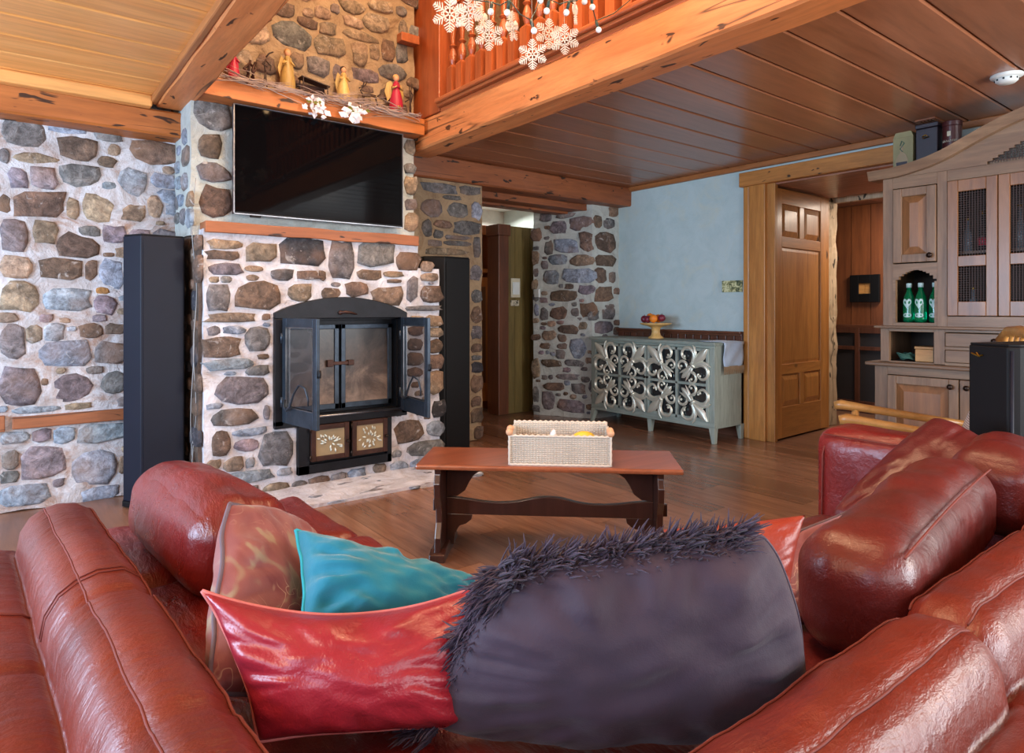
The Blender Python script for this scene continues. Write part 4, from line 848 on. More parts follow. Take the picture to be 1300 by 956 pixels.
def doors(g):
    cab_door(g, 1.801, 1.557, 1.392, 1.862, 1.585, 1.43)
    mesh_door(g, 1.495, 1.243, 0); mesh_door(g, 1.239, .988, 0)
    cab_door(g, 1.834, 1.436, .082, .674, 1.475, .63); cab_door(g, 1.43, 1.035, .082, .674, 1.39, .63)
    for z0, z1 in ((.872, .953), (.776, .85)):
        a, b = sorted((g(1.507), g(1.03))); d = B(XF-.008, XF+.02, a, b, z0, z1).build('drawer', 'hutch_y', hu, bevel=.003)
        for q in (.25,) if True else (): knob(d, g(1.507-.477*.53), (z0+z1)/2, XF-.008)
both(doors)
wm = MB()
for i in range(44):
    y_ = YC-.3+.6*i/43; t = 2.10-(abs(y_-YC))**2*.6; t = min(t, 1.955+(.3-abs(y_-YC))*.55+.0); wm.box(XF+.004, XF+.008, y_-.0014, y_+.0014, 1.944, t)
for i in range(1, 12): z_ = 1.944+.0135*i; h_ = .3-max(0, (z_-1.955)/.55); wm.box(XF+.003, XF+.007, YC-h_, YC+h_, z_-.0014, z_+.0014) if h_ > .02 else None
wm.build('wire_mesh', 'wire', hu, kind='stuff')
# things in and on the hutch
for i, (y_, lab) in enumerate(((1.738, 'green glass bottle with pale heart label, left one in the arched niche'), (1.663, 'green glass bottle with pale heart label, middle one in the arched niche'), (1.590, 'green glass bottle with pale heart label, right one in the arched niche'))):
    x_ = 4.575+(.0 if i != 1 else -.02)
    t = root('bottle', (x_, y_, 1.013), lab, 'bottle', 'green bottles in the arched niche')
    MB().lathe([(.026, 0), (.033, .006), (.034, .02), (.034, .135), (.028, .165), (.014, .20), (.013, .225)], (x_, y_, 1.014), 18).build('body', 'greenglass', t, smooth=True)
    MB().lathe([(.016, .222), (.0165, .245), (.015, .25)], (x_, y_, 1.014), 14).build('cap', 'palelabel', t, smooth=True, label='pale cap')
    pts = []
    for k in range(28):
        a = 2*PI*k/28; hx = 16*math.sin(a)**3; hz = 13*math.cos(a)-5*math.cos(2*a)-2*math.cos(3*a)-math.cos(4*a); pts.append((hx/16*.026, 1.014+.122+hz/16*.036))
    mm = MB(); n = len(pts)
    def cyl(p): q = p[0]/.0352; return (x_-.0352*math.cos(q), y_+.0352*math.sin(q), p[1])
    mm.add([cyl(p) for p in pts]+[cyl((0, 1.014+.12))], [(k, (k+1) % n, n) for k in range(n)]); mm.build('heart_label', 'palelabel', t, label='pale heart-shaped label')
    pts = [(.026*math.cos(2*PI*k/18), 1.014+.045+.014*math.sin(2*PI*k/18)) for k in range(18)]; mm = MB(); n = 18
    mm.add([cyl(p) for p in pts]+[cyl((0, 1.014+.045))], [(k, (k+1) % n, n) for k in range(n)]); mm.build('oval_label', 'palelabel', t, label='pale oval label')
b = root('wooden_box', (4.6, 1.64, .766), 'small light wooden box in the open niche below the green bottles', 'box')
B(4.54, 4.68, 1.583, 1.69, .767, .845).build('body', 'boxwood', b, bevel=.002); B(4.535, 4.685, 1.58, 1.693, .847, .862).build('lid', 'boxwood', b, bevel=.002)
pts = []; r = random.Random(2)
for k in range(90): a = k*.33; q = .055+.015*math.sin(k*.7); pts.append((4.60+q*math.cos(a), 1.755+q*math.sin(a)*.85, .776+.0004*k+.006*math.sin(k*1.3)))
MB().tube(pts, .005, 6).build('rope_coil', 'rope', label='tangled coil of green rope in the open niche beside the wooden box', cat='rope', smooth=True)
r = random.Random(5)
for i, (y_, z_, mt, h_, lab) in enumerate(((1.43, 1.446, 'clearbottle', .19, 'clear bottle behind the upper mesh of the left mesh door, left one'), (1.35, 1.446, 'darkbottle', .22, 'dark bottle with a red label behind the upper mesh of the left mesh door'), (1.40, 1.013, 'clearbottle', .20, 'squat clear decanter behind the lower mesh of the left mesh door'), (1.31, 1.013, 'clearbottle', .17, 'clear tumbler bottle behind the lower mesh, right side of the left mesh door'), (1.17, 1.446, 'clearbottle', .24, 'tall clear bottle behind the upper mesh of the second mesh door'), (1.12, 1.013, 'clearbottle', .21, 'clear bottle behind the lower mesh of the second mesh door'), (1.07, 1.446, 'darkbottle', .2, 'dark bottle behind the upper mesh of the second mesh door'))):
    t = root('bottle', (4.62, y_, z_), lab, 'bottle', 'bottles behind the mesh doors')
    R_ = .04 if 'squat' in lab else .028
    MB().lathe([(R_*.9, 0), (R_, .006), (R_, h_*.5), (R_*.8, h_*.6), (.011, h_*.74), (.011, h_)], (4.62, y_, z_+.001), 14).build('body', mt, t, smooth=True)
    MB().lathe([(.013, h_), (.013, h_+.02)], (4.62, y_, z_), 10).build('stopper', 'brass', t, smooth=True)
    if 'red' in lab: MB().lathe([(R_+.001, .03), (R_+.001, .08)], (4.62, y_, z_), 14).build('label_band', 'redlabel', t, smooth=True, label='red label')
# on the top of the hutch
t = root('carton', (4.66, 1.79, 1.962), 'olive green bottle carton with a printed flask, left on top of the hutch', 'carton')
B(4.60, 4.72, 1.725, 1.845, 1.963, 2.215).build('box', 'carton', t, bevel=.003)
m = MB().prism([(1.845, 2.215), (1.725, 2.215), (1.74, 2.25), (1.83, 2.25)], 'x', 4.605, 4.715); m.build('gable', 'carton', t)
pts = [(1.755, 2.01), (1.825, 2.01), (1.83, 2.06), (1.815, 2.10), (1.80, 2.115), (1.80, 2.16), (1.782, 2.16), (1.782, 2.115), (1.765, 2.10), (1.752, 2.06)]
MB().prism(pts, 'x', 4.597, 4.6).build('flask_print', 'tile', t, label='pale flask outline'); MB().prism([(1.762, 2.015), (1.82, 2.015), (1.824, 2.055), (1.757, 2.055)], 'x', 4.5955, 4.5975).build('flask_print', 'case', t, label='dark fill of the printed flask')
m = MB(); m.tube([(4.597, 1.80, 2.16), (4.597, 1.79, 2.19), (4.597, 1.775, 2.175), (4.597, 1.80, 2.14), (4.597, 1.785, 2.12)], .003, 6); m.build('sprig_print', 'rope', t)
t = root('case', (4.66, 1.65, 1.962), 'dark upright leather case with a brass clasp, middle one on top of the hutch', 'case')
B(4.60, 4.74, 1.585, 1.71, 1.963, 2.245).build('body', 'case', t, bevel=.006); B(4.597, 4.743, 1.582, 1.713, 2.248, 2.275).build('lid', 'case', t, bevel=.005)
MB().tube([(4.592, 1.67, 2.19), (4.588, 1.65, 2.20), (4.59, 1.63, 2.185), (4.59, 1.665, 2.18)], .004, 6).build('clasp', 'brass', t, smooth=True)
t = root('tin', (4.66, 1.525, 1.962), 'maroon cylindrical tin with cream lettering, right on top of the hutch', 'tin')
MB().lathe([(.052, 0), (.052, .27), (.05, .275)], (4.66, 1.525, 1.963), 28).build('body', 'tin', t, smooth=False); MB().lathe([(.054, .275), (.054, .30), (.05, .305)], (4.66, 1.525, 1.963), 28).build('lid', 'tin', t)
m = MB(); r = random.Random(8); 
for k in range(11):
    q = -.75+k*.14; y_ = 1.525+.0535*math.sin(-q); x_ = 4.66-.0535*math.cos(q); m.tube([(x_, y_, 2.135), (x_-.0005, y_-.002, 2.135+r.uniform(.008, .016))], .0016, 5)
m.box(4.6055, 4.607, 1.515, 1.535, 2.17, 2.20); m.build('lettering', 'paper', t, label='cream lettering', kind='stuff')
# ============================================================ SIDEBOARD
sb = root('sideboard', (4.73, 3.865, 0), 'grey-green painted sideboard with silver openwork scroll doors below the blue wall', 'sideboard')
X0, X1, Y0, Y1 = 4.535, 4.93, 3.165, 4.575
m = B(X0+.02, X1, Y0, Y0+.02, .125, .80); m.box(X0+.02, X1, Y1-.02, Y1, .125, .80); m.box(X1-.015, X1, Y0, Y1, .125, .80); m.build('side_panel', 'sideboard', sb)
B(X0-.02, X1+.005, Y0-.015, Y1+.015, .798, .826).build('top', 'sideboard_y', sb, bevel=.004)
m = B(X0, X0+.022, Y0, Y1, .125, .17); m.box(X0, X0+.022, Y0, Y1, .775, .80); m.box(X0, X1, Y0, Y1, .118, .128); m.build('rail', 'sideboard_y', sb, bevel=.003)
B(X0, X0+.022, Y0, Y0+.05, .17, .775).build('stile', 'sideboard', sb, bevel=.003); B(X0, X0+.022, Y1-.05, Y1, .17, .775).build('stile', 'sideboard', sb, bevel=.003)
for (x, y) in ((X0, Y0), (X0, Y1), (X1-.02, Y0), (X1-.02, Y1), (X0+.03, 3.865)):
    dy = -.012 if y == Y0 else (.012 if y == Y1 else 0); s_ = 1 if y != Y1 else -1; s0 = 0 if y != 3.865 else .025
    m = MB(); a = [(x-.004, y-s0), (x+.05, y-s0), (x+.05, y+s_*.055-s0), (x-.004, y+s_*.055-s0)]; b = [(x-.012, y+dy-s0+s_*.006), (x+.026, y+dy-s0+s_*.006), (x+.026, y+dy-s0+s_*.032), (x-.012, y+dy-s0+s_*.032)]
    m.add([(p[0], p[1], .125) for p in a]+[(p[0], p[1], 0) for p in b], [(0, 1, 2, 3), (7, 6, 5, 4), (0, 4, 5, 1), (1, 5, 6, 2), (2, 6, 7, 3), (3, 7, 4, 0)]); m.build('leg', 'sideboard', sb, bevel=.003)
def fleur(scale):
    """openwork fleur in the plane (a, b): points outwards along +a+b, stands proud by c"""
    m = MB(); c45 = math.cos(PI/4)
    def R_(p, q, d=0.0): return (-d, (p*c45-q*c45)*scale, (p*c45+q*c45)*scale)
    def ribbon(pts, ws, hgt=.012):
        n = len(pts); vs_ = []; k = 5
        for i, p in enumerate(pts):
            a = Vector(pts[max(i-1, 0)]); b = Vector(pts[min(i+1, n-1)]); t = (b-a); t = t.normalized() if t.length > 1e-6 else Vector((1, 0)); nn = Vector((-t.y, t.x)); w_ = ws[i]
            for j in range(k):
                s_ = -1+2*j/(k-1); vs_.append(R_(p[0]+nn.x*w_*s_, p[1]+nn.y*w_*s_, .003+hgt*(1-s_*s_)*(.4+.6*min(1, w_/.07))))
        m.add(vs_, [(i*k+j, i*k+j+1, (i+1)*k+j+1, (i+1)*k+j) for i in range(n-1) for j in range(k-1)])
    def curve(cx, cy, r0, r1, a0, a1, n=14): return [(cx+(r0+(r1-r0)*i/n)*math.cos(a0+(a1-a0)*i/n), cy+(r0+(r1-r0)*i/n)*math.sin(a0+(a1-a0)*i/n)) for i in range(n+1)]
    L = [(-.05+1.02*i/12, 0) for i in range(13)]; ribbon(L, [.03+.15*math.sin(PI*(i/12)**1.5)**1.0*(1 if i < 12 else 0) for i in range(13)], .02)     # main leaf outwards
    for s_ in (1, -1):
        ribbon([(x, s_*y) for x, y in [(0, .03), (.2, .08), (.42, .22), (.56, .40), (.60, .58)]], [.05, .07, .09, .06, .01], .014)         # side leaf
        cu_ = [(0, .05)]+[(.10+x, y) for x, y in curve(.02, .48, .36, .15, -PI*.42, PI*1.25, 16)]
        ribbon([(x, s_*y) for x, y in cu_], [.05]+[.09-.05*i/16 for i in range(17)], .016)                                                   # big scroll
        cv = [(-.02, .04)]+curve(-.36, .32, .26, .10, -PI*.30, PI*1.2, 12); ribbon([(x, s_*y) for x, y in cv], [.04]+[.07-.035*i/12 for i in range(13)], .014)
        for (bx, by) in ((.02, .50), (-.36, .33)): m.ball(R_(bx, s_*by, .008), .055*scale, 8)
    L = [(-.02-.66*i/8, 0) for i in range(9)]; ribbon(L, [.05+.07*math.sin(PI*i/8) for i in range(8)]+[0], .016)
    for s_ in (1, -1): ribbon([(-.1, s_*.02), (-.3, s_*.1), (-.48, s_*.16), (-.62, s_*.2)], [.04, .06, .05, .01], .012)
    m.box(0, 0, 0, 0, 0, 0) if False else None
    v = [R_(.02, -.12, .024), R_(.10, -.12, .024), R_(.10, .12, .024), R_(.02, .12, .024), R_(.02, -.12, 0), R_(.10, -.12, 0), R_(.10, .12, 0), R_(.02, .12, 0)]
    m.add(v, [(0, 1, 2, 3), (4, 5, 1, 0), (5, 6, 2, 1), (6, 7, 3, 2), (7, 4, 0, 3)])
    return m
fl0 = None
for (ya, yb) in ((4.525, 3.869), (3.861, 3.215)):
    yc = (ya+yb)/2; zc = .472; z0, z1 = .172, .773; d = MB()
    for (p, q, r_, s_) in ((yb, yb+.026, z0, z1), (ya-.026, ya, z0, z1), (yb+.026, ya-.026, z0, z0+.024), (yb+.026, ya-.026, z1-.024, z1), (yc-.011, yc+.011, z0, z1), (yb+.026, ya-.026, zc-.011, zc+.011)): d.box(X0-.012, X0+.01, p, q, r_, s_)
    dd_ = d.build('door', 'sideboard', sb, bevel=.002)
    B(X0+.008, X0+.014, yb+.01, ya-.01, z0+.01, z1-.01).build('mirror_back', 'mirror', dd_, label='dark mirror backing')
    for sy in (1, -1):
        for sz in (1, -1):
            cy_, cz_ = yc+sy*.160, zc+sz*.146
            if fl0 is None:
                mf = fleur(.222); me_o = mf.build('scroll_carving', 'silver', dd_, smooth=True, label='silvered leaf-and-scroll carving'); fl0 = me_o
                # mesh built about the world origin: bring it back to its own
                base = wloc(dd_); 
                for v_ in fl0.data.vertices: v_.co = v_.co+base
                o = fl0
            else:
                o = fl0.copy(); C.objects.link(o); o.parent = dd_
            o.location = Vector((X0-.004, cy_, cz_))-wloc(dd_); o.scale = (1, sy, sz)
    k_ = MB().lathe([(.006, 0), (.006, -.01), (.012, -.016), (.006, -.022)], (X0-.012, (yb+.012) if ya > 4 else (ya-.012), .49), 10, 'x'); k_.build('knob', 'knob', dd_, smooth=True)
# runner lying over the top and hanging at its right end
rn = root('table_runner', (4.75, 3.4, .826), 'pale blue runner with tan fringe hanging over the right end of the sideboard', 'runner')
m = MB()
def rf(s, t):
    x = 4.62+.27*t; L = .55*s
    if L < .22: return (x, 3.37-L, .829)
    q = L-.22; return (x+.012*math.sin(q*14)*t, 3.138-.006*math.sin(t*9+q*20)-(.004 if q > .01 else 0), .829-q*.62)
m.grid(rf, 26, 12); c_ = m.build('cloth', 'runner', rn, smooth=True)
c_.modifiers.new('s', 'SOLIDIFY').thickness = .003
fr_ = MB(); r = random.Random(3)
for k in range(60):
    x = 4.62+.28*k/59; fr_.tube([(x, 3.133, .628), (x+r.uniform(-.003, .003), 3.130, .60), (x+r.uniform(-.006, .006), 3.134, .56)], [.0026, .0024, .0012], 5)
fr_.build('fringe', 'runner_fringe', rn, kind='stuff', label='tan tassel fringe')
# fruit stand
fs_ = root('fruit_stand', (4.74, 3.94, .826), 'pale turned wooden fruit stand on the sideboard', 'stand')
MB().lathe([(.072, 0), (.070, .008), (.045, .03), (.036, .06), (.042, .095), (.07, .112), (.13, .125), (.145, .135), (.143, .142), (.05, .138)], (4.74, 3.94, .827), 32).build('pedestal', 'yellowwood', fs_, smooth=True)
for i, (dx, dy, dz, mt, lab) in enumerate(((-.06, .085, .034, 'plum', 'dark red plum at the left end of the fruit stand'), (-.075, .03, .034, 'plum', 'dark red plum second from left on the fruit stand'), (-.02, .05, .05, 'orange', 'orange at the back left of the fruit stand'), (-.075, -.035, .04, 'orange', 'orange at the front of the fruit stand'), (-.02, -.085, .046, 'plum', 'red apple-like plum at the right end of the fruit stand'), (.01, -.02, .04, 'orange', 'orange behind the others on the fruit stand'))):
    q = MB().ball((4.74+dx, 3.94+dy, .97+dz), .034 if mt == 'plum' else .038, 14); f_ = q.build('fruit', mt, label=lab, cat='fruit', group='fruit on the stand', smooth=True)
    MB().tube([(4.74+dx, 3.94+dy, .97+dz+.030), (4.74+dx+.003, 3.94+dy, .97+dz+.042)], .002, 5).build('stem', 'wire', f_)
# ============================================================ BENCH TABLE
BC = Vector((1.382, 2.462, 0)); ang = math.degrees(math.atan2(-.768, .834))
T = rotZ(BC, ang); LB, WB, HB = 1.135, .375, .43         # local x runs along the bench, +y away from the camera
be = root('trestle_bench', tuple(T @ Vector((LB/2, WB/2, 0))), 'dark brown trestle bench with waxed top and wavy stretcher standing before the fireplace', 'bench')
m = MB(T).box(0, LB, 0, WB, HB-.022, HB); m.build('top', 'bench', be, bevel=.008)
# end panels with shaped aprons facing inward (brackets lie along the bench)
def endpanel(x):
    pr = [(.155, .02), (.145, .10), (.115, .16), (.12, .22), (.155, .28), (.165, .34), (.145, .38), (.15, .408)]
    poly = [(WB/2-a, z) for a, z in pr]+[(WB/2+a, z) for a, z in pr[::-1]]
    MB(T).prism(poly, 'x', x-.014, x+.014).build('end_panel', 'bench_dark', be, bevel=.004)
    MB(T).prism([(.02, 0), (.02, .035), (.06, .05), (WB-.06, .05), (WB-.02, .035), (WB-.02, 0)], 'x', x-.035, x+.035).build('foot', 'bench_dark', be, bevel=.006)
for x in (.09, LB-.09): endpanel(x)
def bracket(x, s_, top=True):
    if top: P_ = [(0, .408), (0, .245), (.05, .25), (.085, .275), (.105, .315), (.125, .345), (.16, .37), (.215, .385), (.24, .408)]
    else: P_ = [(0, .03), (0, .17), (.12, .17), (.115, .145), (.09, .125), (.06, .115), (.04, .08), (.035, .03)]
    MB(T).prism([(x+s_*a, z) for a, z in P_], 'y', WB/2-.012, WB/2+.012).build('bracket', 'bench_dark', be, bevel=.003)
bracket(.104, 1); bracket(LB-.104, -1); bracket(.104, 1, False); bracket(LB-.104, -1, False)
up = []; n = 40
for i in range(n+1):
    x = .104+(LB-.208)*i/n; s_ = i/n; z = .235+.010*math.cos(2*PI*s_*2)+(.010 if .36 < s_ < .64 else 0)*math.sin(PI*(s_-.36)/.28); up.append((x, z))
MB(T).prism([(.104, .168), (LB-.104, .168)]+up[::-1], 'y', WB/2-.014, WB/2+.014).build('stretcher', 'bench_dark', be, bevel=.003)
for x in (.06, LB-.06): MB(T).box(x-.018, x+.018, WB/2-.012, WB/2+.012, .18, .235).build('tenon', 'bench_dark', be, bevel=.004)
# basket: seagrass, front wall lower than the back
TB = rotZ(T @ Vector((.405, .03, HB+.001)), ang); LK, WK, HF, HBk = .43, .24, .125, .145
bk = root('woven_basket', tuple(TB @ Vector((LK/2, WK/2, 0))), 'rectangular pale seagrass basket with wooden corner beads on the bench', 'basket')
def weave(A, Bv, h0, h1, nn):
    m = MB(TB); A = Vector(A); Bv = Vector(Bv); L = (Bv-A).length; nc = int(L/.0125); nr = int(h1/.0085); t = (Bv-A)/L; nv = Vector((t.y, -t.x, 0))
    m.add([A+nv*-.003, Bv+nv*-.003, Bv+nv*-.003+Vector((0, 0, h1)), A+nv*-.003+Vector((0, 0, h1)), A-nv*.008, Bv-nv*.008, Bv-nv*.008+Vector((0, 0, h1)), A-nv*.008+Vector((0, 0, h1))], [(0, 1, 2, 3), (7, 6, 5, 4), (3, 2, 6, 7)])
    for i in range(nc):
        for j in range(nr):
            c = A+t*(L*(i+.5)/nc)+Vector((0, 0, h1*(j+.5)/nr)); hw, hh = L/nc*.52, h1/nr*.5; d = .0045 if (j+i//3) % 2 else .003; sl = .0016*(1 if i % 2 else -1)
            v = [c-t*hw+Vector((0, 0, -sl)), c-Vector((0, 0, hh)), c+t*hw+Vector((0, 0, sl)), c+Vector((0, 0, hh)), c+nv*d-t*hw*.3, c+nv*d+t*hw*.3]
            m.add([q-nv*.002 if k < 4 else q for k, q in enumerate(v)], [(0, 1, 4), (1, 5, 4), (1, 2, 5), (2, 3, 5), (3, 4, 5), (3, 0, 4)])
    return m.build('woven_wall', 'wicker', bk, kind='stuff', label=nn)
weave((0, 0, 0), (LK, 0, 0), 0, HF, 'woven front wall'); weave((LK, 0, 0), (LK, WK, 0), 0, HF, 'woven right wall'); weave((LK, WK, 0), (0, WK, 0), 0, HBk, 'woven back wall'); weave((0, WK, 0), (0, 0, 0), 0, HF, 'woven left wall')
weave((0, WK-.012, 0), (LK, WK-.012, 0), 0, HBk, 'inner face of the back wall')
for (a, b) in (((0, 0, HF), (LK, 0, HF)), ((LK, 0, HF), (LK, WK, HF)), ((0, WK, HF), (0, 0, HF)), ((0, WK, HBk), (LK, WK, HBk)), ((0, 0, .003), (LK, 0, .003)), ((0, 0, 0), (0, 0, HF)), ((LK, 0, 0), (LK, 0, HF))):
    a = Vector(a); b = Vector(b); k = int((b-a).length/.012); m = MB(TB)
    m.tube([a+(b-a)*i/k+Vector((0, 0, .0015*(-1)**i)) for i in range(k+1)], [.0058+.0012*(-1)**i for i in range(k+1)], 6); m.build('rim_braid', 'wicker', bk, smooth=True)
MB(TB).box(.004, LK-.004, .004, WK-.004, .002, .012).build('base', 'wicker_d', bk)
for (x, y, z) in ((.0, .0, HF+.016), (.0, .045, HF+.022), (LK, 0, HF+.016), (LK, .045, HF+.018)): MB(TB).ball((x, y, z), .016, 12).build('corner_bead', 'skin', bk, smooth=True)
m = MB(TB).tube([(.17, .06, .06), (.185, .07, .12), (.19, .075, .14)], [.02, .014, .006], 8); m.build('cloth_scrap', 'petal', label='crumpled white cloth tip sticking up inside the basket', cat='cloth', smooth=True)
m = MB(TB).ball((.32, .09, .105), (.05, .035, .028), 14); m.build('lemon', 'brass' if False else 'yellow', label='yellow fruit peeping over the front of the basket', cat='fruit', smooth=True) if 'yellow' in M else None
# ============================================================ WOODEN ARMCHAIR behind the sofa arm
ca = Vector((3.215, 1.525, 0)); fd = Vector((-.47, .88, 0)).normalized(); rd = Vector((fd.y, -fd.x, 0))
TC = Matrix((rd, fd, Vector((0, 0, 1)))).transposed().to_4x4(); TC.translation = ca           # local y: forward, x: chair's right
ch = root('armchair', tuple(ca-fd*.3), 'light bentwood lounge armchair half hidden behind the right sofa arm', 'chair')
for s_ in (-1, 1):
    x = s_*.245
    MB(TC).tube([(x, .02, .595), (x, -.01, .60), (x, -.12, .588), (x, -.35, .56), (x, -.60, .53)], [.020, .026, .021, .019, .018], 10).build('arm', 'armwood', ch, smooth=True)
    MB(TC).tube([(x, -.05, .0), (x, -.06, .3), (x, -.08, .585)], [.018, .02, .018], 8).build('leg', 'armwood', ch, smooth=True)
    MB(TC).tube([(x*.92, -.66, .0), (x*.92, -.58, .3), (x*.92, -.60, .52), (x*.92, -.70, .98)], [.018, .02, .02, .016], 8).build('back_post', 'armwood', ch, smooth=True)
MB(TC).box(-.24, .24, -.58, -.04, .36, .40).build('seat', 'armwood', ch, bevel=.008)
MB(TC).tube([(-.24, -.69, .95), (-.15, -.705, .995), (0, -.71, 1.0), (.15, -.705, .995), (.24, -.69, .95)], [.018, .024, .026, .024, .018], 10).build('crest_rail', 'armwood', ch, smooth=True)
for k in range(5): MB(TC).tube([(-.16+k*.08, -.60, .40), (-.16+k*.08, -.70, .98)], .009, 6).build('spindle', 'armwood', ch, smooth=True)
# ============================================================ SOFA
so = root('sectional_sofa', (1.0, 1.0, 0), 'red leather corner sofa seen from behind its corner, facing the fireplace', 'sofa')
PROF = [(0.06, .30), (0.03, .46), (0.0, .53), (-.015, .575), (-.045, .598), (-.085, .604), (-.112, .598), (-.114, .594), (-.118, .596), (-.145, .578), (-.165, .545), (-.172, .505), (-.176, .488), (-.19, .50), (-.23, .512), (-.29, .505), (-.35, .475), (-.39, .42), (-.40, .30), (-.395, .10), (-.36, .06)]
def rail(nm, A, Bp, side, pinches, mat, ends=(True, True), dz=0, prof=PROF, n=90):
    """swept back rail from A to B (floor points of the inner edge); side = unit vector pointing to the inside"""
    A = Vector((*A, 0)); Bp = Vector((*Bp, 0)); L = (Bp-A).length; t = (Bp-A)/L; nv = Vector((*side, 0)); m = MB(); vs_ = []; k = len(prof)
    for i in range(n+1):
        s_ = L*i/n; e = 1.0
        for q, on in ((s_, ends[0]), (L-s_, ends[1])):
            if on and q < .09: e = min(e, math.sqrt(max(0, 1-(1-q/.09)**2))*.42+.58)
        pin = sum(math.exp(-((s_-p)/.010)**2) for p in pinches)*.012
        for (a, z) in prof:
            up_ = max(0, z-.3); c = -.10; aa = c+(a-c)*(e-pin*.3); zz = .3+up_*(e*.35+.65)-pin*(1 if z > .45 else 0)
            p = A+t*s_+nv*aa; p.z = (zz if z > .3 else z)+dz; d = noise.noise(Vector((p.x*9, p.y*9, p.z*6)))*.005+noise.noise(Vector((s_*38, a*14, 3)))*.0014
            vs_.append(p+nv*d*.4+Vector((0, 0, d)))
    m.add(vs_, [(i*k+j, i*k+j+1, (i+1)*k+j+1, (i+1)*k+j) for i in range(n) for j in range(k-1)])
    m.add([vs_[j] for j in range(k)], [tuple(range(k))]); m.add([vs_[n*k+j] for j in range(k)], [tuple(range(k))[::-1]])
    # make the rail's normals look outwards
    o = m.build(nm, mat, so, smooth=True); return o, vs_, k
lo, lv, k = rail('back_rail', (.27, .50), (.185, 2.10), (1, .05), [.86, .40], 'leather_o', (False, True))
r1, rv1, _ = rail('back_rail', (.25, .49), (1.25, .49), (0, 1), [], 'leather_o', (False, True), n=70)
r2, rv2, _ = rail('back_rail', (1.22, .50), (2.72, .50), (0, 1), [.7], 'leather_o', (True, False), dz=-.004, n=100)
def seam(vs_, k, j, i0, i1, off=.002):
    pts = [vs_[i*k+j]+Vector((0, 0, off)) for i in range(i0, i1)]; MB().tube(pts, .0022, 5).build('seam', 'thread', so, smooth=True)
seam(lv, k, 7, 1, 89); seam(lv, k, 12, 1, 86, .001); seam(rv1, k, 7, 1, 69); seam(rv2, k, 7, 2, 99)
seam(lv, k, 3, 1, 89); seam(rv1, k, 3, 1, 68); seam(rv2, k, 3, 3, 99)
for i in (53, 54): 
    MB().tube([lv[i*k+j]+Vector((0, 0, .0015)) for j in range(2, 12)], .0018, 5).build('seam', 'thread', so, smooth=True)
MB().tube([lv[30*k+j]+Vector((0, 0, .0015)) for j in range(12, 19)], .002, 5).build('seam', 'thread', so, smooth=True)
MB().tube([lv[62*k+j]+Vector((0, 0, .0015)) for j in range(12, 19)], .002, 5).build('seam', 'thread', so, smooth=True)
def puff(T, lx, ly, lz, rx=.06, amp=.008, mat='leather', nm='seat_cushion', parent=None, seedv=0, tufts=(), n=34, crown=.02, wr=0.0):
    """soft box: centre of the base at T's origin"""
    m = MB(T); N = n
    def f(face):
        ax, sg = face
        def g(s, t):
            p = [0, 0, 0]; o1, o2 = [q for q in range(3) if q != ax]; p[ax] = sg; p[o1] = -1+2*s; p[o2] = -1+2*t
            v = Vector(p); h = Vector((lx/2, ly/2, lz/2)); q = Vector((v.x*h.x, v.y*h.y, v.z*h.z)); r_ = min(rx, lz/2*.98)
            inner = Vector([max(-(h[a]-r_), min(h[a]-r_, q[a])) for a in range(3)]); d = q-inner
            if d.length > 1e-9: q = inner+d.normalized()*r_ if d.length > 0 else q
            q.z += crown*(1-v.x**2)*(1-v.y**2)*(1 if v.z > 0 else 0)*1.0 if sg > 0 or ax != 2 else 0
            for (tx, ty) in tufts:
                dd2 = (q.x-tx)**2+(q.y-ty)**2
                if q.z > 0: q.z -= .024*math.exp(-dd2/.0016)+.010*math.exp(-abs(q.x-tx)/.02)*math.exp(-abs(q.y-ty)/.15)
            nn = noise.noise(Vector((q.x*9+seedv, q.y*9, q.z*7)))*amp
            if wr: nn += wr*noise.noise(Vector((q.x*34+seedv, q.y*7, q.z*12)))
            q.z += lz/2; q += Vector((0, 0, 1))*nn*(1 if v.z > -.5 else 0)+Vector((nn, nn, 0))*.3
            return tuple(q)
        return g
    for ax in range(3):
        for sg in (-1, 1): m.grid(f((ax, sg)), N if ax != 0 else N//2+6, N if ax == 0 else N, flip=(sg > 0) == (ax == 1))
    return m.build(nm, mat, parent, smooth=True)
B(.26, .80, 1.1, 2.32, .05, .26).build('base', 'leather_d', so, bevel=.02)
B(.40, 2.45, .56, 1.10, .05, .26).build('base', 'leather_d', so, bevel=.02)
puff(rotZ((.52, 2.08, .25), 1), .66, .56, .18, .055, .008, 'leather2', parent=so, seedv=1, tufts=[(-.05, 0), (.2, -.28), (.2, .28)], wr=.003)
puff(rotZ((.54, 1.535, .25), 1), .66, .57, .18, .055, .008, 'leather2', parent=so, seedv=5, tufts=[(-.05, 0), (.2, -.28), (.2, .28)], wr=.003)
puff(rotZ((.56, .90, .25), 0), .68, .70, .17, .055, .008, 'leather2', parent=so, seedv=9, wr=.003)
puff(rotZ((1.24, .84, .25), 0), .66, .60, .16, .05, .008, 'leather_d', parent=so, seedv=12, wr=.003)
puff(rotZ((1.90, .84, .25), 0), .66, .62, .15, .05, .008, 'leather_d', parent=so, seedv=15, wr=.003)
for (x, y) in ((.32, 2.28), (.78, 2.28), (.78, 1.2), (2.38, 1.06)): MB().lathe([(.022, 0), (.028, .05)], (x, y, 0), 12).build('foot', 'bench_dark', so, smooth=True)
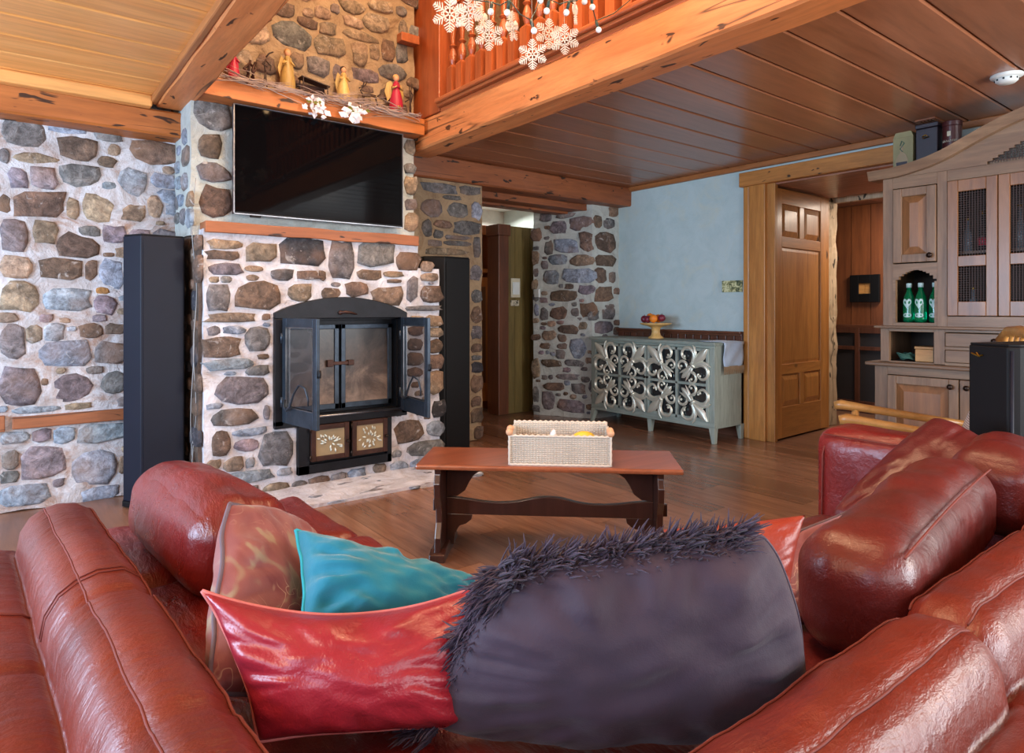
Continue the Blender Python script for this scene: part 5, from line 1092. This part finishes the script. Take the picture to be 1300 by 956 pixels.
# arm at the far right
am = puff(rotZ((2.56, .87, .06), 0), .24, .80, .585, .07, .006, 'leather2', 'armrest', so, 3, n=30, crown=.01)
MB().tube([(2.437, 1.225, .16), (2.436, 1.228, .35), (2.438, 1.225, .55), (2.46, 1.22, .615)], .003, 6).build('seam', 'thread', so, smooth=True)
MB().tube([(2.452, y, .625) for y in (1.23, 1.0, .8, .6)], .003, 6).build('seam', 'thread', so, smooth=True)
# ------------------------------------------------------------ loose cushions
def pillow(name, lab, quad, th, mat, conc=.06, wr=.010, piping=None, seedv=0, group=None, cat='cushion', n=44, corner=.0, pr=.004, wf=1.0, sag=0.0, rnd_=0.0):
    Q = [Vector(q) for q in quad]; TL, TR, BR, BL = Q; cen = (TL+TR+BR+BL)/4; nrm = ((TR-TL)+(BR-BL)).cross((TL-BL)+(TR-BR)).normalized()
    if nrm.dot(Vector((0, 0, EYE))-cen) < 0: nrm = -nrm
    W_ = ((TR-TL).length+(BR-BL).length)/2
    def surf(s, t, side):
        a, b = 2*s-1, 2*t-1; a2 = a*(1-conc*(1-b*b)*abs(a)); b2 = b*(1-conc*(1-a*a)*abs(b)); kk = 1-rnd_*(a*a*b*b)**1.5; a2 *= kk; b2 *= kk; s2, t2 = (a2+1)/2, (b2+1)/2
        p = BL*(1-s2)*(1-t2)+BR*s2*(1-t2)+TL*(1-s2)*t2+TR*s2*t2
        e = max(0, (1-a**2))*max(0, (1-b**2)); d = (th/2)*(e**.42)
        r_ = math.hypot(a, b); ang_ = math.atan2(b, a)
        w1 = noise.noise(Vector((math.cos(ang_)*3.2*wf+seedv, math.sin(ang_)*3.2*wf, r_*1.2+side)))*1.1
        w2 = noise.noise(Vector((a*4.2+seedv, b*4.2, side*3)))*.8
        w3 = noise.noise(Vector((math.cos(ang_)*8*wf, math.sin(ang_)*8*wf+seedv, r_*1.5+side)))*.55
        edge = max(0, 1-abs(1-max(abs(a), abs(b))-.22)/.42)
        d += wr*(w1*edge+w2*.6+w3*edge)*(min(1, e*6))
        sg_ = Vector((0, 0, -sag*(1-a*a)*max(0, t-.2)))
        wob = noise.noise(Vector((a*2.5+seedv, b*2.5, 7)))*.010*(1-e)
        return p+nrm*(d*side+wob)+sg_
    m = MB(); m.grid(lambda s, t: surf(s, t, 1), n, n); m.grid(lambda s, t: surf(s, t, -1), n, n, flip=True)
    if piping is None: return m.build(name, mat, label=lab, cat=cat, group=group, smooth=True)
    c = Q[0]; rt = root(name, tuple(cen), lab, cat, group); m.build('cover', mat, rt, smooth=True)
    path = [surf(s, 1, 0) for s in [i/n for i in range(n+1)]]+[surf(1, 1-i/n, 0) for i in range(1, n+1)]+[surf(1-i/n, 0, 0) for i in range(1, n+1)]+[surf(0, i/n, 0) for i in range(1, n+1)]
    MB().tube(path, pr, 8).build('piping', piping, rt, smooth=True); rt['q'] = 0; del rt['q']; return rt
A = atz
LC = 'loose red leather cushions on the sofa'
puffT = rotZ((.40, 1.86, .425), 5)
puff(puffT @ Matrix.Rotation(math.radians(8), 4, 'Y'), .25, .64, .215, .08, .014, 'leather2', 'back_cushion', None, 21, n=36, crown=.03, wr=.004)
bc = [o for o in D.objects if o.name.startswith('back_cushion')][-1]; tag(bc, 'plump red leather back cushion at the far end of the left sofa rail', 'cushion', LC)
pillow('floral_cushion', 'floral brocade cushion with grey piping leaning in the left corner of the sofa', [A(291, 640, 1.20), A(392, 672, 1.46), A(455, 872, 1.24), A(268, 880, .98)], .13, 'floral', -.05, .010, 'grey_piping', 2, 'floral cushions')
pillow('teal_cushion', 'bright teal cotton cushion between the floral cushion and the fringed one', [A(374, 676, 1.20), A(612, 742, 1.26), A(580, 860, 1.14), A(385, 790, 1.06)], .17, 'teal', .05, .022, 'teal_piping', 4, 'teal cushions', pr=.0035)
pillow('satin_cushion', 'shiny crimson cushion with pink piping lying in front of the teal one', [A(256, 750, .99), A(612, 742, 1.04), A(612, 925, .96), A(330, 940, .93)], .17, 'satin', .06, .012, 'pale_piping', 6, pr=.003, sag=.045)
pillow('orange_red_cushion', 'orange-red cushion peeping up behind the right end of the fringed cushion', [A(842, 672, 1.20), A(1022, 654, 1.22), A(992, 790, 1.16), A(840, 810, 1.16)], .10, 'orange_cush', .03, .006, None, 8)
pq = [A(632, 716, .95), A(985, 668, .98), A(1030, 925, 1.0), A(525, 925, .98)]
pc = pillow('fringed_cushion', 'large plum-grey cushion with shaggy dark fringe in the middle foreground', pq, .20, 'purple', -.03, .020, 'fringe', 11, pr=.003, rnd_=.10)
# the yarn fringe along its left and top edges
fm = MB(); r = random.Random(12); TL, TR, BR, BL = [Vector(q) for q in pq]; nrm = (TR-TL).cross(TL-BL).normalized(); 
if nrm.dot(Vector((0, 0, EYE))-TL) < 0: nrm = -nrm
def strand(p, d, L, w_):
    side = Vector((r.uniform(-1, 1), r.uniform(-1, 1), r.uniform(-1, 1)))*.35; q = [p]; dd_ = d.normalized()
    for s_ in range(4):
        dd_ = (dd_+side*.22+Vector((0, 0, -.10))).normalized(); q.append(q[-1]+dd_*L/4)
    fm.tube(q, [w_, w_*1.15, w_, w_*.8, w_*.25], 4, cap=False)
cenp = (TL+TR+BR+BL)/4
for k in range(2600):
    clump = r.random()
    if k % 2: p = BL+(TL-BL)*(clump**.9)*1.0; out_ = (TL-TR).normalized()
    else: p = TL+(TR-TL)*clump*.86; out_ = (TL-BL).normalized()
    cl = noise.noise(Vector((clump*22, k % 2, 0))); d = out_*(.9+.9*abs(cl))+nrm*r.uniform(-.5, 1.0)+(TR-TL).normalized()*(cl*1.2+r.uniform(-.35, .35))*(0 if k % 2 else 1)+(TL-BL).normalized()*(cl+r.uniform(-.6, .4))*(1 if k % 2 else 0)
    inw = r.random()**2*.030; strand(p-out_*inw+nrm*(.006+inw*.9), d, r.uniform(.022, .048)*(1.2 if cl > .15 else .85)*(.9 if k % 2 else 1), r.uniform(.0012, .0022))
fm.build('fringe', 'fringe', pc, kind='stuff', smooth=True, label='shaggy dark yarn fringe')
# right sofa
pillow('leather_cushion', 'square red leather cushion standing on its corner against the right arm', [A(1188, 524, 2.30), A(1300, 590, 2.05), A(1190, 682, 2.0), A(1046, 656, 2.2)], .14, 'leather_d', -.02, .014, None, 15, LC, rnd_=.08)
pillow('teal_cushion', 'small strip of teal cushion wedged behind the right leather cushions', [A(1104, 640, 1.80), A(1206, 588, 1.86), A(1225, 690, 1.8), A(1110, 720, 1.72)], .05, 'teal', .04, .006, 'teal_piping', 17, 'teal cushions')
pillow('floral_cushion', 'floral cushion with dark piping squeezed beside the right leather back cushion', [A(1012, 676, 1.50), A(1142, 622, 1.66), A(1140, 760, 1.46), A(985, 800, 1.36)], .10, 'floral', .02, .008, 'grey_piping', 19, 'floral cushions')
def backc(c, yaw, lx, ly, lz, lab, seedv):
    puff(rotZ(c, yaw), lx, ly, lz, .085, .012, 'leather', 'back_cushion', None, seedv, n=40, crown=.02, wr=.005); o = [q for q in D.objects if q.name.startswith('back_cushion')][-1]; tag(o, lab, 'cushion', LC); return o
b1 = backc((1.74, .655, .415), 8, 1.0, .22, .245, 'long red leather back cushion with piping leaning on the right sofa rail', 31)
b2 = backc((2.46, .66, .425), 4, .40, .24, .255, 'short puffy red leather cushion beyond the long one at the right frame edge', 37)
pts = []
for i in range(31):
    x = -.46+.92*i/30; pts.append(rotZ((1.74, .655, .40), 8) @ Vector((x, -.092, .243+.010*(1-(x/.46)**2))))
MB().tube(pts, .0025, 6).build('seam', 'thread', b1, smooth=True)
pts = [rotZ((2.46, .66, .42), 4) @ Vector((-.15+.30*i/12, -.102, .236+.003*math.sin(i*.5))) for i in range(13)]
MB().tube(pts, .0018, 6).build('piping', 'petal', b2, smooth=True, label='pale contrast piping')
# plaid cushion on the wooden chair
b = MB(TC); n = 16
vs_ = []; uv_ = []
for sd in (1, -1):
    for i in range(n+1):
        for j in range(n+1):
            a, c = -1+2*i/n, -1+2*j/n; e = (max(0, 1-a*a)*max(0, 1-c*c))**.4; vs_.append((-.02+a*.19, -.50+sd*.045*e-.14*(c*.5+.5), .60+c*.18)); uv_.append((i/n, j/n))
fs2 = [(i*(n+1)+j, (i+1)*(n+1)+j, (i+1)*(n+1)+j+1, i*(n+1)+j+1) for i in range(n) for j in range(n)]; N2 = (n+1)**2
b.add(vs_, fs2+[tuple(q+N2 for q in f)[::-1] for f in fs2]); o = b.build('plaid_cushion', 'plaid', label='brown and cream plaid cushion on the wooden armchair', cat='cushion', smooth=True)
ul = o.data.uv_layers.new(name='UVMap')
for lp in o.data.loops: ul.data[lp.index].uv = uv_[lp.vertex_index]
# ============================================================ BALCONY RAILING
ra = root('balcony_railing', (2.36, 2.8, 2.5), 'turned red-brown wooden balustrade with a square newel above the balcony beam', 'railing')
B(2.288, 2.48, 3.75, 4.17, 2.425, 3.9).build('newel_post', 'rail', ra, bevel=.006)
B(2.30, 2.42, -2.4, 3.76, 3.32, 3.38).build('handrail', 'rail_y', ra, bevel=.012)
def prof(z0): return [(.021, z0+.20), (.028, z0+.206), (.015, z0+.222), (.026, z0+.25), (.029, z0+.28), (.018, z0+.315), (.013, z0+.33), (.027, z0+.345), (.013, z0+.36), (.017, z0+.40), (.024, z0+.46), (.018, z0+.56), (.020, z0+.62)]
m = MB(); yb = 3.665; xb = 2.345
m.box(xb-.031, xb+.031, yb-.031, yb+.031, 2.50, 2.70); m.add([(xb+a*.031, yb+b*.031, 2.70) for a, b in ((-1, -1), (1, -1), (1, 1), (-1, 1))]+[(xb+a*.012, yb+b*.012, 2.722) for a, b in ((-1, -1), (1, -1), (1, 1), (-1, 1))], [(0, 1, 5, 4), (1, 2, 6, 5), (2, 3, 7, 6), (3, 0, 4, 7)])
m.lathe(prof(2.50), (xb, yb, 0), 14); m.box(xb-.026, xb+.026, yb-.026, yb+.026, 3.10, 3.33)
b0 = m.build('baluster', 'rail', ra, bevel=0, smooth=False)
md = b0.modifiers.new('w', 'EDGE_SPLIT'); md.split_angle = .6
y = yb-.112
while y > 0.3: inst(b0, (0, y-yb, 0), ra); y -= .112
# upstairs glimpsed through the balusters
up = B(2.5, 5.0, -2.4, 4.5, 2.43, 2.47).build('floor', 'rail_y', kind='structure')
for q in range(24):
    y0 = -1.2+q*.235; B(3.55, 3.57, y0+.004, y0+.231, 2.47, 4.9).build('wall_board', 'panel_dark', up)
B(3.57, 3.62, -2.4, 4.5, 2.47, 4.9).build('wall_right', 'panel_dark', kind='structure')
m = B(3.50, 3.55, 2.95, 3.02, 2.47, 4.4); m.box(3.50, 3.55, 2.2, 2.27, 2.47, 4.4); m.box(3.50, 3.55, 2.2, 3.02, 4.4, 4.47); m.build('trim_19', 'orangewood', kind='structure')
B(3.535, 3.555, 2.27, 2.95, 2.47, 4.4).build('door_2', 'olive', kind='structure')
B(2.12, 2.26, 3.96, 4.03, 2.93, 2.99).build('trim_20', 'rail_y', kind='structure', bevel=.004)
# ============================================================ CHANDELIER with hanging snowflakes (its ring is above the frame)
chd = root('chandelier', (1.62, 1.92, 2.9), 'dark iron ring lamp hanging in the open loft above the frame', 'lamp')
m = MB(); cx, cy, zr = 1.62, 1.92, 2.85; m.tube([(cx+.38*math.cos(a), cy+.38*math.sin(a), zr) for a in [2*PI*i/40 for i in range(41)]], .012, 8); m.build('ring', 'iron', chd, smooth=True)
for i in range(3):
    a = 2*PI*i/3; MB().tube([(cx+.38*math.cos(a), cy+.38*math.sin(a), zr), (cx, cy, 3.5)], .004, 6).build('chain', 'iron', chd)
MB().tube([(cx, cy, 3.5), (cx, cy, 5.0)], .006, 6).build('cord', 'iron', chd)
for i in range(6):
    a = 2*PI*(i+.3)/6; x, y = cx+.38*math.cos(a), cy+.38*math.sin(a)
    s = MB().lathe([(.016, 0), (.016, .05)], (x, y, zr+.01), 12).build('socket', 'iron', chd, smooth=True)
    MB().lathe([(.010, .05), (.026, .085), (.024, .11), (.004, .15)], (x, y, zr+.01), 12).build('candle_bulb', 'glow', s, smooth=True)
    if i % 2 == 0:
        l = D.lights.new('chandelier_bulb_light', 'POINT'); l.energy = 15; l.color = WARM; l.shadow_soft_size = .06; o = D.objects.new('chandelier_bulb_light', l); C.objects.link(o); o.location = (x, y, zr+.26)
# snowflake
def flake():
    m = MB()
    def bar(p, q, w_):
        p = Vector((p[0], p[1])); q = Vector((q[0], q[1])); t = (q-p).normalized(); n_ = Vector((-t.y, t.x))*w_
        m.add([(a.x, d, a.y) for d in (-.002, .002) for a in (p-n_, q-n_*.7, q+n_*.7, p+n_)], [(0, 1, 2, 3), (7, 6, 5, 4), (0, 4, 5, 1), (1, 5, 6, 2), (2, 6, 7, 3), (3, 7, 4, 0)])
    for k in range(6):
        a = PI/2+k*PI/3; P_ = lambda r_, d=0: (r_*math.cos(a)-d*math.sin(a), r_*math.sin(a)+d*math.cos(a))
        bar(P_(.004), P_(.066), .0024)
        for r_, L in ((.018, .014), (.029, .020), (.040, .017), (.050, .012), (.059, .008)):
            for s_ in (1, -1): bar(P_(r_), P_(r_+L*.75, s_*L), .0021)
        bar(P_(.020, -.011), P_(.020, .011), .0018)
    return m
snow = None
FL = [(571, 18, 2.45, 24, 10, 'leftmost, large warm snowflake nearest the newel post'), (595, 16, 2.62, 24, -30, 'large snowflake second from left, overlapping the leftmost'), (611, 22, 2.7, 16, 60, 'small pale snowflake third from left behind its neighbour'), (621, 45, 2.4, 20, 5, 'snowflake low in the left half with all six arms facing front'), (650, 33, 2.55, 20, 65, 'snowflake turned edge-on in the middle of the bunch'), (676, 69, 2.35, 20, -8, 'lowest snowflake of the bunch'), (697, 43, 2.5, 20, 20, 'snowflake just right of centre, left of the pair over the rail'), (717, 50, 2.45, 20, -15, 'rightmost low snowflake, right of the pair over the rail'), (730, 12, 2.6, 20, 75, 'snowflake turned edge-on high at the right')]
for (u, v, z, rr, tw, lab) in FL:
    p = atz(u, v, z); sc = rr*z/FPX/.068
    if snow is None:
        s0 = root('snowflake', (0, 0, 0), lab, 'ornament', 'glittered snowflakes hanging from the lamp'); flake().build('flake', 'pearl', s0); MB().tube([(0, 0, .066), (0, 0, .30)], .0005, 4).build('thread', 'pearl', s0); snow = s0; o = s0
    else: o = copy_tree(snow); o['label'] = lab
    o['label'] = lab; o.location = p; o.rotation_euler = (0, math.radians(tw*.1), TH-PI/2+math.radians(tw)); o.scale = (sc, sc, sc)
    for c_ in o.children:
        if c_.name.startswith('thread'): c_.scale = (1, 1, 1)
# string of globe bulbs
sl = root('string_lights', tuple(atz(670, -10, 2.55)), 'green wire of small white globe bulbs draped among the snowflakes', 'string lights')
BL_ = [(576, 2, 2.5), (623, 15, 2.5), (644, 16, 2.45), (678, 39, 2.45), (686, 1, 2.5), (694, 14, 2.5), (719, 16, 2.55), (742, 2, 2.6), (752, 9, 2.65), (760, 38, 2.75)]
soc = []
for (u, v, z) in BL_:
    p = atz(u, v, z); tilt = Vector((.3*math.sin(u), .3*math.cos(u), 1)).normalized(); top = p+tilt*.032; soc.append(top+tilt*.012)
    MB().tube([p+tilt*.010, top, top+tilt*.014], [.0055, .0065, .0045], 8).build('socket', 'cable', sl, smooth=True)
    MB().ball(p, .0125, 14).build('globe_bulb', 'bulb', sl, smooth=True)
m = MB(); hang = [atz(540, -40, 2.5)]+[q for q in soc]+[atz(800, 0, 2.9)]
for a, b in zip(hang, hang[1:]):
    mid = (a+b)/2-Vector((0, 0, .015)); up_ = Vector((0, 0, .0)); m.tube([a, a*.7+mid*.3, mid, b*.7+mid*.3, b], .0022, 6)
m.build('cable', 'cable', sl, smooth=True)
# ============================================================ FIGURES on the mantel
ZM = 2.397; YM = 3.955
def mx(u): return onY(u, 120, YM).x
def angel(u, h, lab, skirt, wing, arms=True, wingspread=.048):
    x = mx(u); t = root('angel_figure', (x, YM, ZM), lab, 'figurine', 'figures standing on the mantel')
    k = h/.28
    MB().lathe([(.036*k, 0), (.040*k, .01), (.046*k, .05*k), (.043*k, .10*k), (.030*k, .155*k), (.017*k, .19*k), (.014*k, .205*k), (.020*k, .218*k), (.008*k, .234*k)], (x, YM, ZM), 20).build('gown', skirt, t, smooth=True)
    MB().ball((x, YM, ZM+.25*k), (.018*k, .018*k, .022*k), 14).build('head', 'skin', t, smooth=True)
    MB().ball((x, YM+.005, ZM+.258*k), (.021*k, .020*k, .020*k), 12).build('hair', 'wire' if wing != 'gold' or k < .95 else 'boxwood', t, smooth=True)
    for s_ in (-1, 1):
        pts = [(x, YM+.015, ZM+.20*k), (x+s_*.03*k, YM+.025, ZM+.235*k), (x+s_*wingspread*k*.75, YM+.03, ZM+.22*k), (x+s_*wingspread*k, YM+.03, ZM+.16*k), (x+s_*wingspread*.7*k, YM+.03, ZM+.10*k), (x+s_*.015*k, YM+.02, ZM+.15*k)]
        mm = MB(); n = len(pts); mm.add([Vector(p)+Vector((0, d, 0)) for d in (-.002, .002) for p in pts], [tuple(range(n)), tuple(range(n, 2*n))[::-1]]+[(i, (i+1) % n, n+(i+1) % n, n+i) for i in range(n)]); mm.build('wing', wing, t)
        MB().tube([(x+s_*.018*k, YM, ZM+.20*k), (x+s_*.034*k, YM-.02, ZM+.175*k), (x+s_*.012*k, YM-.035, ZM+.19*k)], [.007*k, .006*k, .004*k], 8).build('arm', wing if wing != 'crimson' else 'crimson', t, smooth=True)
    return t, x
angel(365, .285, 'tall woven-gold angel figure, left one on the mantel beside the thin wire figure', 'gold', 'gold')
angel(436, .26, 'woven-gold angel figure with dark hair, between the twig crib and the wire reindeer', 'gold', 'gold')
t, x = angel(503, .29, 'crimson-gowned angel figure at the right end of the mantel', 'crimson', 'gold', wingspread=.07)
m = MB(); 
for k in range(5): a = 2*PI*k/5; m.tube([(x, YM-.050, ZM+.05), (x+.016*math.cos(a), YM-.052, ZM+.05+.016*math.sin(a))], [.003, .005], 6)
m.build('flower_motif', 'brass', t, smooth=True)
MB().lathe([(.030, .19), (.032, .20), (.018, .225)], (x, YM, ZM), 16).build('collar', 'crimson', t, smooth=True)
angel(297, .20, 'crimson figure mostly hidden behind the left roof beam on the mantel', 'crimson', 'crimson', wingspread=.05)
def wires(u, lines, lab, nm, cat='figurine', r_=.003, mat='wire', k=1.0):
    x = mx(u); t = root(nm, (x, YM, ZM), lab, cat, 'figures standing on the mantel')
    names = {}
    for part, pts in lines:
        MB().tube([(x+a*k, YM+c, ZM+b*k) for a, b, c in pts], r_, 6).build(part, mat, t, smooth=True)
    return t
wires(337, [('leg', [(-.01, 0, 0), (-.008, .06, 0), (0, .11, 0)]), ('leg', [(.015, 0, .01), (.006, .06, .005), (0, .11, 0)]), ('body', [(0, .11, 0), (-.006, .15, 0), (.004, .19, 0)]), ('arm', [(0, .18, 0), (.03, .15, -.01), (.022, .12, -.02)]), ('arm', [(0, .18, 0), (-.018, .155, 0), (.01, .14, -.01)]), ('horn', [(.004, .20, 0), (.02, .225, 0), (.045, .24, 0)])], 'thin dark wire figure blowing a horn, left of the tall gold angel', 'wire_figure', r_=.0045)
wires(317, [('leg', [(-.02, 0, 0), (-.01, .07, 0)]), ('leg', [(.02, 0, 0), (.012, .07, 0)]), ('body', [(-.01, .07, 0), (.0, .14, 0), (.004, .16, 0)]), ('arm', [(0, .14, 0), (.035, .11, -.01), (.01, .08, -.02)]), ('arm', [(0, .14, 0), (-.035, .10, -.01), (-.01, .08, -.02)]), ('sheaf', [(.02, .04, -.01), (.01, .10, -.02), (.03, .15, -.01)])], 'rusty twig figure holding a sheaf, beside the left roof beam', 'twig_figure', r_=.008, mat='rusty')
wires(471, [('leg', [(-.06, 0, 0), (-.05, .05, 0), (-.055, .095, 0)]), ('leg', [(-.035, 0, .02), (-.04, .05, .02), (-.045, .095, .01)]), ('leg', [(.03, 0, 0), (.045, .05, 0), (.03, .10, 0)]), ('leg', [(.055, 0, .02), (.06, .05, .02), (.04, .10, .01)]), ('body', [(-.065, .09, 0), (0, .105, 0), (.045, .10, 0)]), ('body', [(-.06, .105, .01), (-.01, .118, .01), (.04, .115, .01)]), ('neck', [(-.055, .10, 0), (-.075, .125, 0), (-.06, .15, 0), (-.085, .14, 0)]), ('antler', [(-.06, .15, 0), (-.05, .18, 0), (-.06, .20, 0)]), ('antler', [(-.058, .15, .01), (-.03, .175, .02), (-.02, .20, .02)]), ('tail', [(.045, .11, 0), (.07, .13, 0)])], 'dark twig reindeer between the second gold angel and the crimson angel', 'twig_reindeer', r_=.0045)
wires(520, [('pole', [(.0, 0, 0), (.002, .12, 0), (-.002, .24, 0)]), ('pole', [(.012, 0, 0), (.008, .13, 0), (.014, .25, 0)]), ('arm', [(0, .14, 0), (-.04, .11, -.01)]), ('arm', [(0, .20, 0), (.02, .17, -.01), (.01, .12, 0)])], 'slim dark wire figure at the far right end of the mantel behind the crimson angel', 'wire_figure', r_=.004)
x = mx(400); cb = root('twig_crib', (x, YM, ZM), 'dark twig crib scene with a sloping roof between the two gold angels', 'figurine', 'figures standing on the mantel')
for a, h_ in ((-.085, .125), (.07, .10)):
    for yy in (-.03, .03): MB().tube([(x+a, YM+yy, ZM), (x+a, YM+yy, ZM+h_)], .004, 6).build('post', 'wire', cb)
MB().add([(x-.095, YM-.035, ZM+.128), (x+.085, YM-.035, ZM+.098), (x+.085, YM+.04, ZM+.10), (x-.095, YM+.04, ZM+.13), (x-.095, YM-.035, ZM+.122), (x+.085, YM-.035, ZM+.092), (x+.085, YM+.04, ZM+.094), (x-.095, YM+.04, ZM+.124)], [(0, 1, 2, 3), (7, 6, 5, 4), (0, 4, 5, 1), (1, 5, 6, 2), (2, 6, 7, 3), (3, 7, 4, 0)]).build('roof', 'wire', cb)
B(x-.09, x+.075, YM+.034, YM+.038, ZM+.03, ZM+.10).build('back_panel', 'rusty', cb)
for i in range(5):
    a = -.06+i*.028; MB().tube([(x+a, YM, ZM), (x+a+.004, YM, ZM+.045), (x+a+.012, YM, ZM+.055)], [.007, .006, .008], 7).build('tiny_figure', 'rusty' if i % 2 else 'wire', cb, smooth=True)
# garland of bleached twigs with white blossoms
ga = root('twig_garland', (1.6, 3.8, ZM), 'bleached twig garland with two clusters of white leaves along the mantel edge', 'garland')
m = MB(); r = random.Random(31)
for k in range(120):
    x = r.uniform(.95, 2.18); L = r.uniform(.10, .34)*(1 if r.random() < .5 else -1); z = ZM+.004+r.uniform(-.015, .01); p = Vector((x, 3.87+r.uniform(-.025, .05), z)); pts = [p]
    s_ = r.uniform(-.25, .25)
    for q in range(5): p = p+Vector((L/5, r.uniform(-.012, .010), s_*abs(L)/5+r.uniform(-.010, .010))); p.z = max(ZM-.08, p.z); p.x = min(max(p.x, .9), 2.2); pts.append(p)
    if max(q.y for q in pts) > 3.87 and min(q.z for q in pts if q.y > 3.865) < ZM+.003: pts = [Vector((q.x, min(q.y, 3.858), q.z)) for q in pts]
    w_ = r.uniform(.0012, .0028); m.tube(pts, [w_*2, w_*1.6, w_*1.3, w_, w_*.8, w_*.3], 5)
m.build('twigs', 'twig', ga, kind='stuff', smooth=True)
for (u0, v0) in ((401, 137), (449, 146)):
    c0 = onY(u0, v0, 3.84)
    for k in range(26):
        p = c0+Vector((r.uniform(-.075, .075), r.uniform(-.02, .015), r.uniform(-.05, .06))); d = Vector((r.uniform(-1, 1), r.uniform(-.6, .2), r.uniform(-1.2, .3))).normalized(); L = r.uniform(.035, .06); sd = d.cross(Vector((0, 1, .2))).normalized()*L*.34
        mm = MB(); mm.add([p-d*L*.5, p+sd, p+d*L*.5, p-sd, p+Vector((0, -.006, 0))], [(0, 1, 4), (1, 2, 4), (2, 3, 4), (3, 0, 4), (3, 2, 1, 0)]); mm.build('white_leaf', 'petal', ga)
    for k in range(3):
        p = c0+Vector((r.uniform(-.08, .08), -.01, r.uniform(.0, .05))); mm = MB(); mm.add([p, p+Vector((.02, -.004, .012)), p+Vector((.04, 0, -.004)), p+Vector((.018, -.002, -.012))], [(0, 1, 2), (0, 2, 3), (2, 1, 0), (3, 2, 0)]); mm.build('green_leaf', 'leafg', ga)
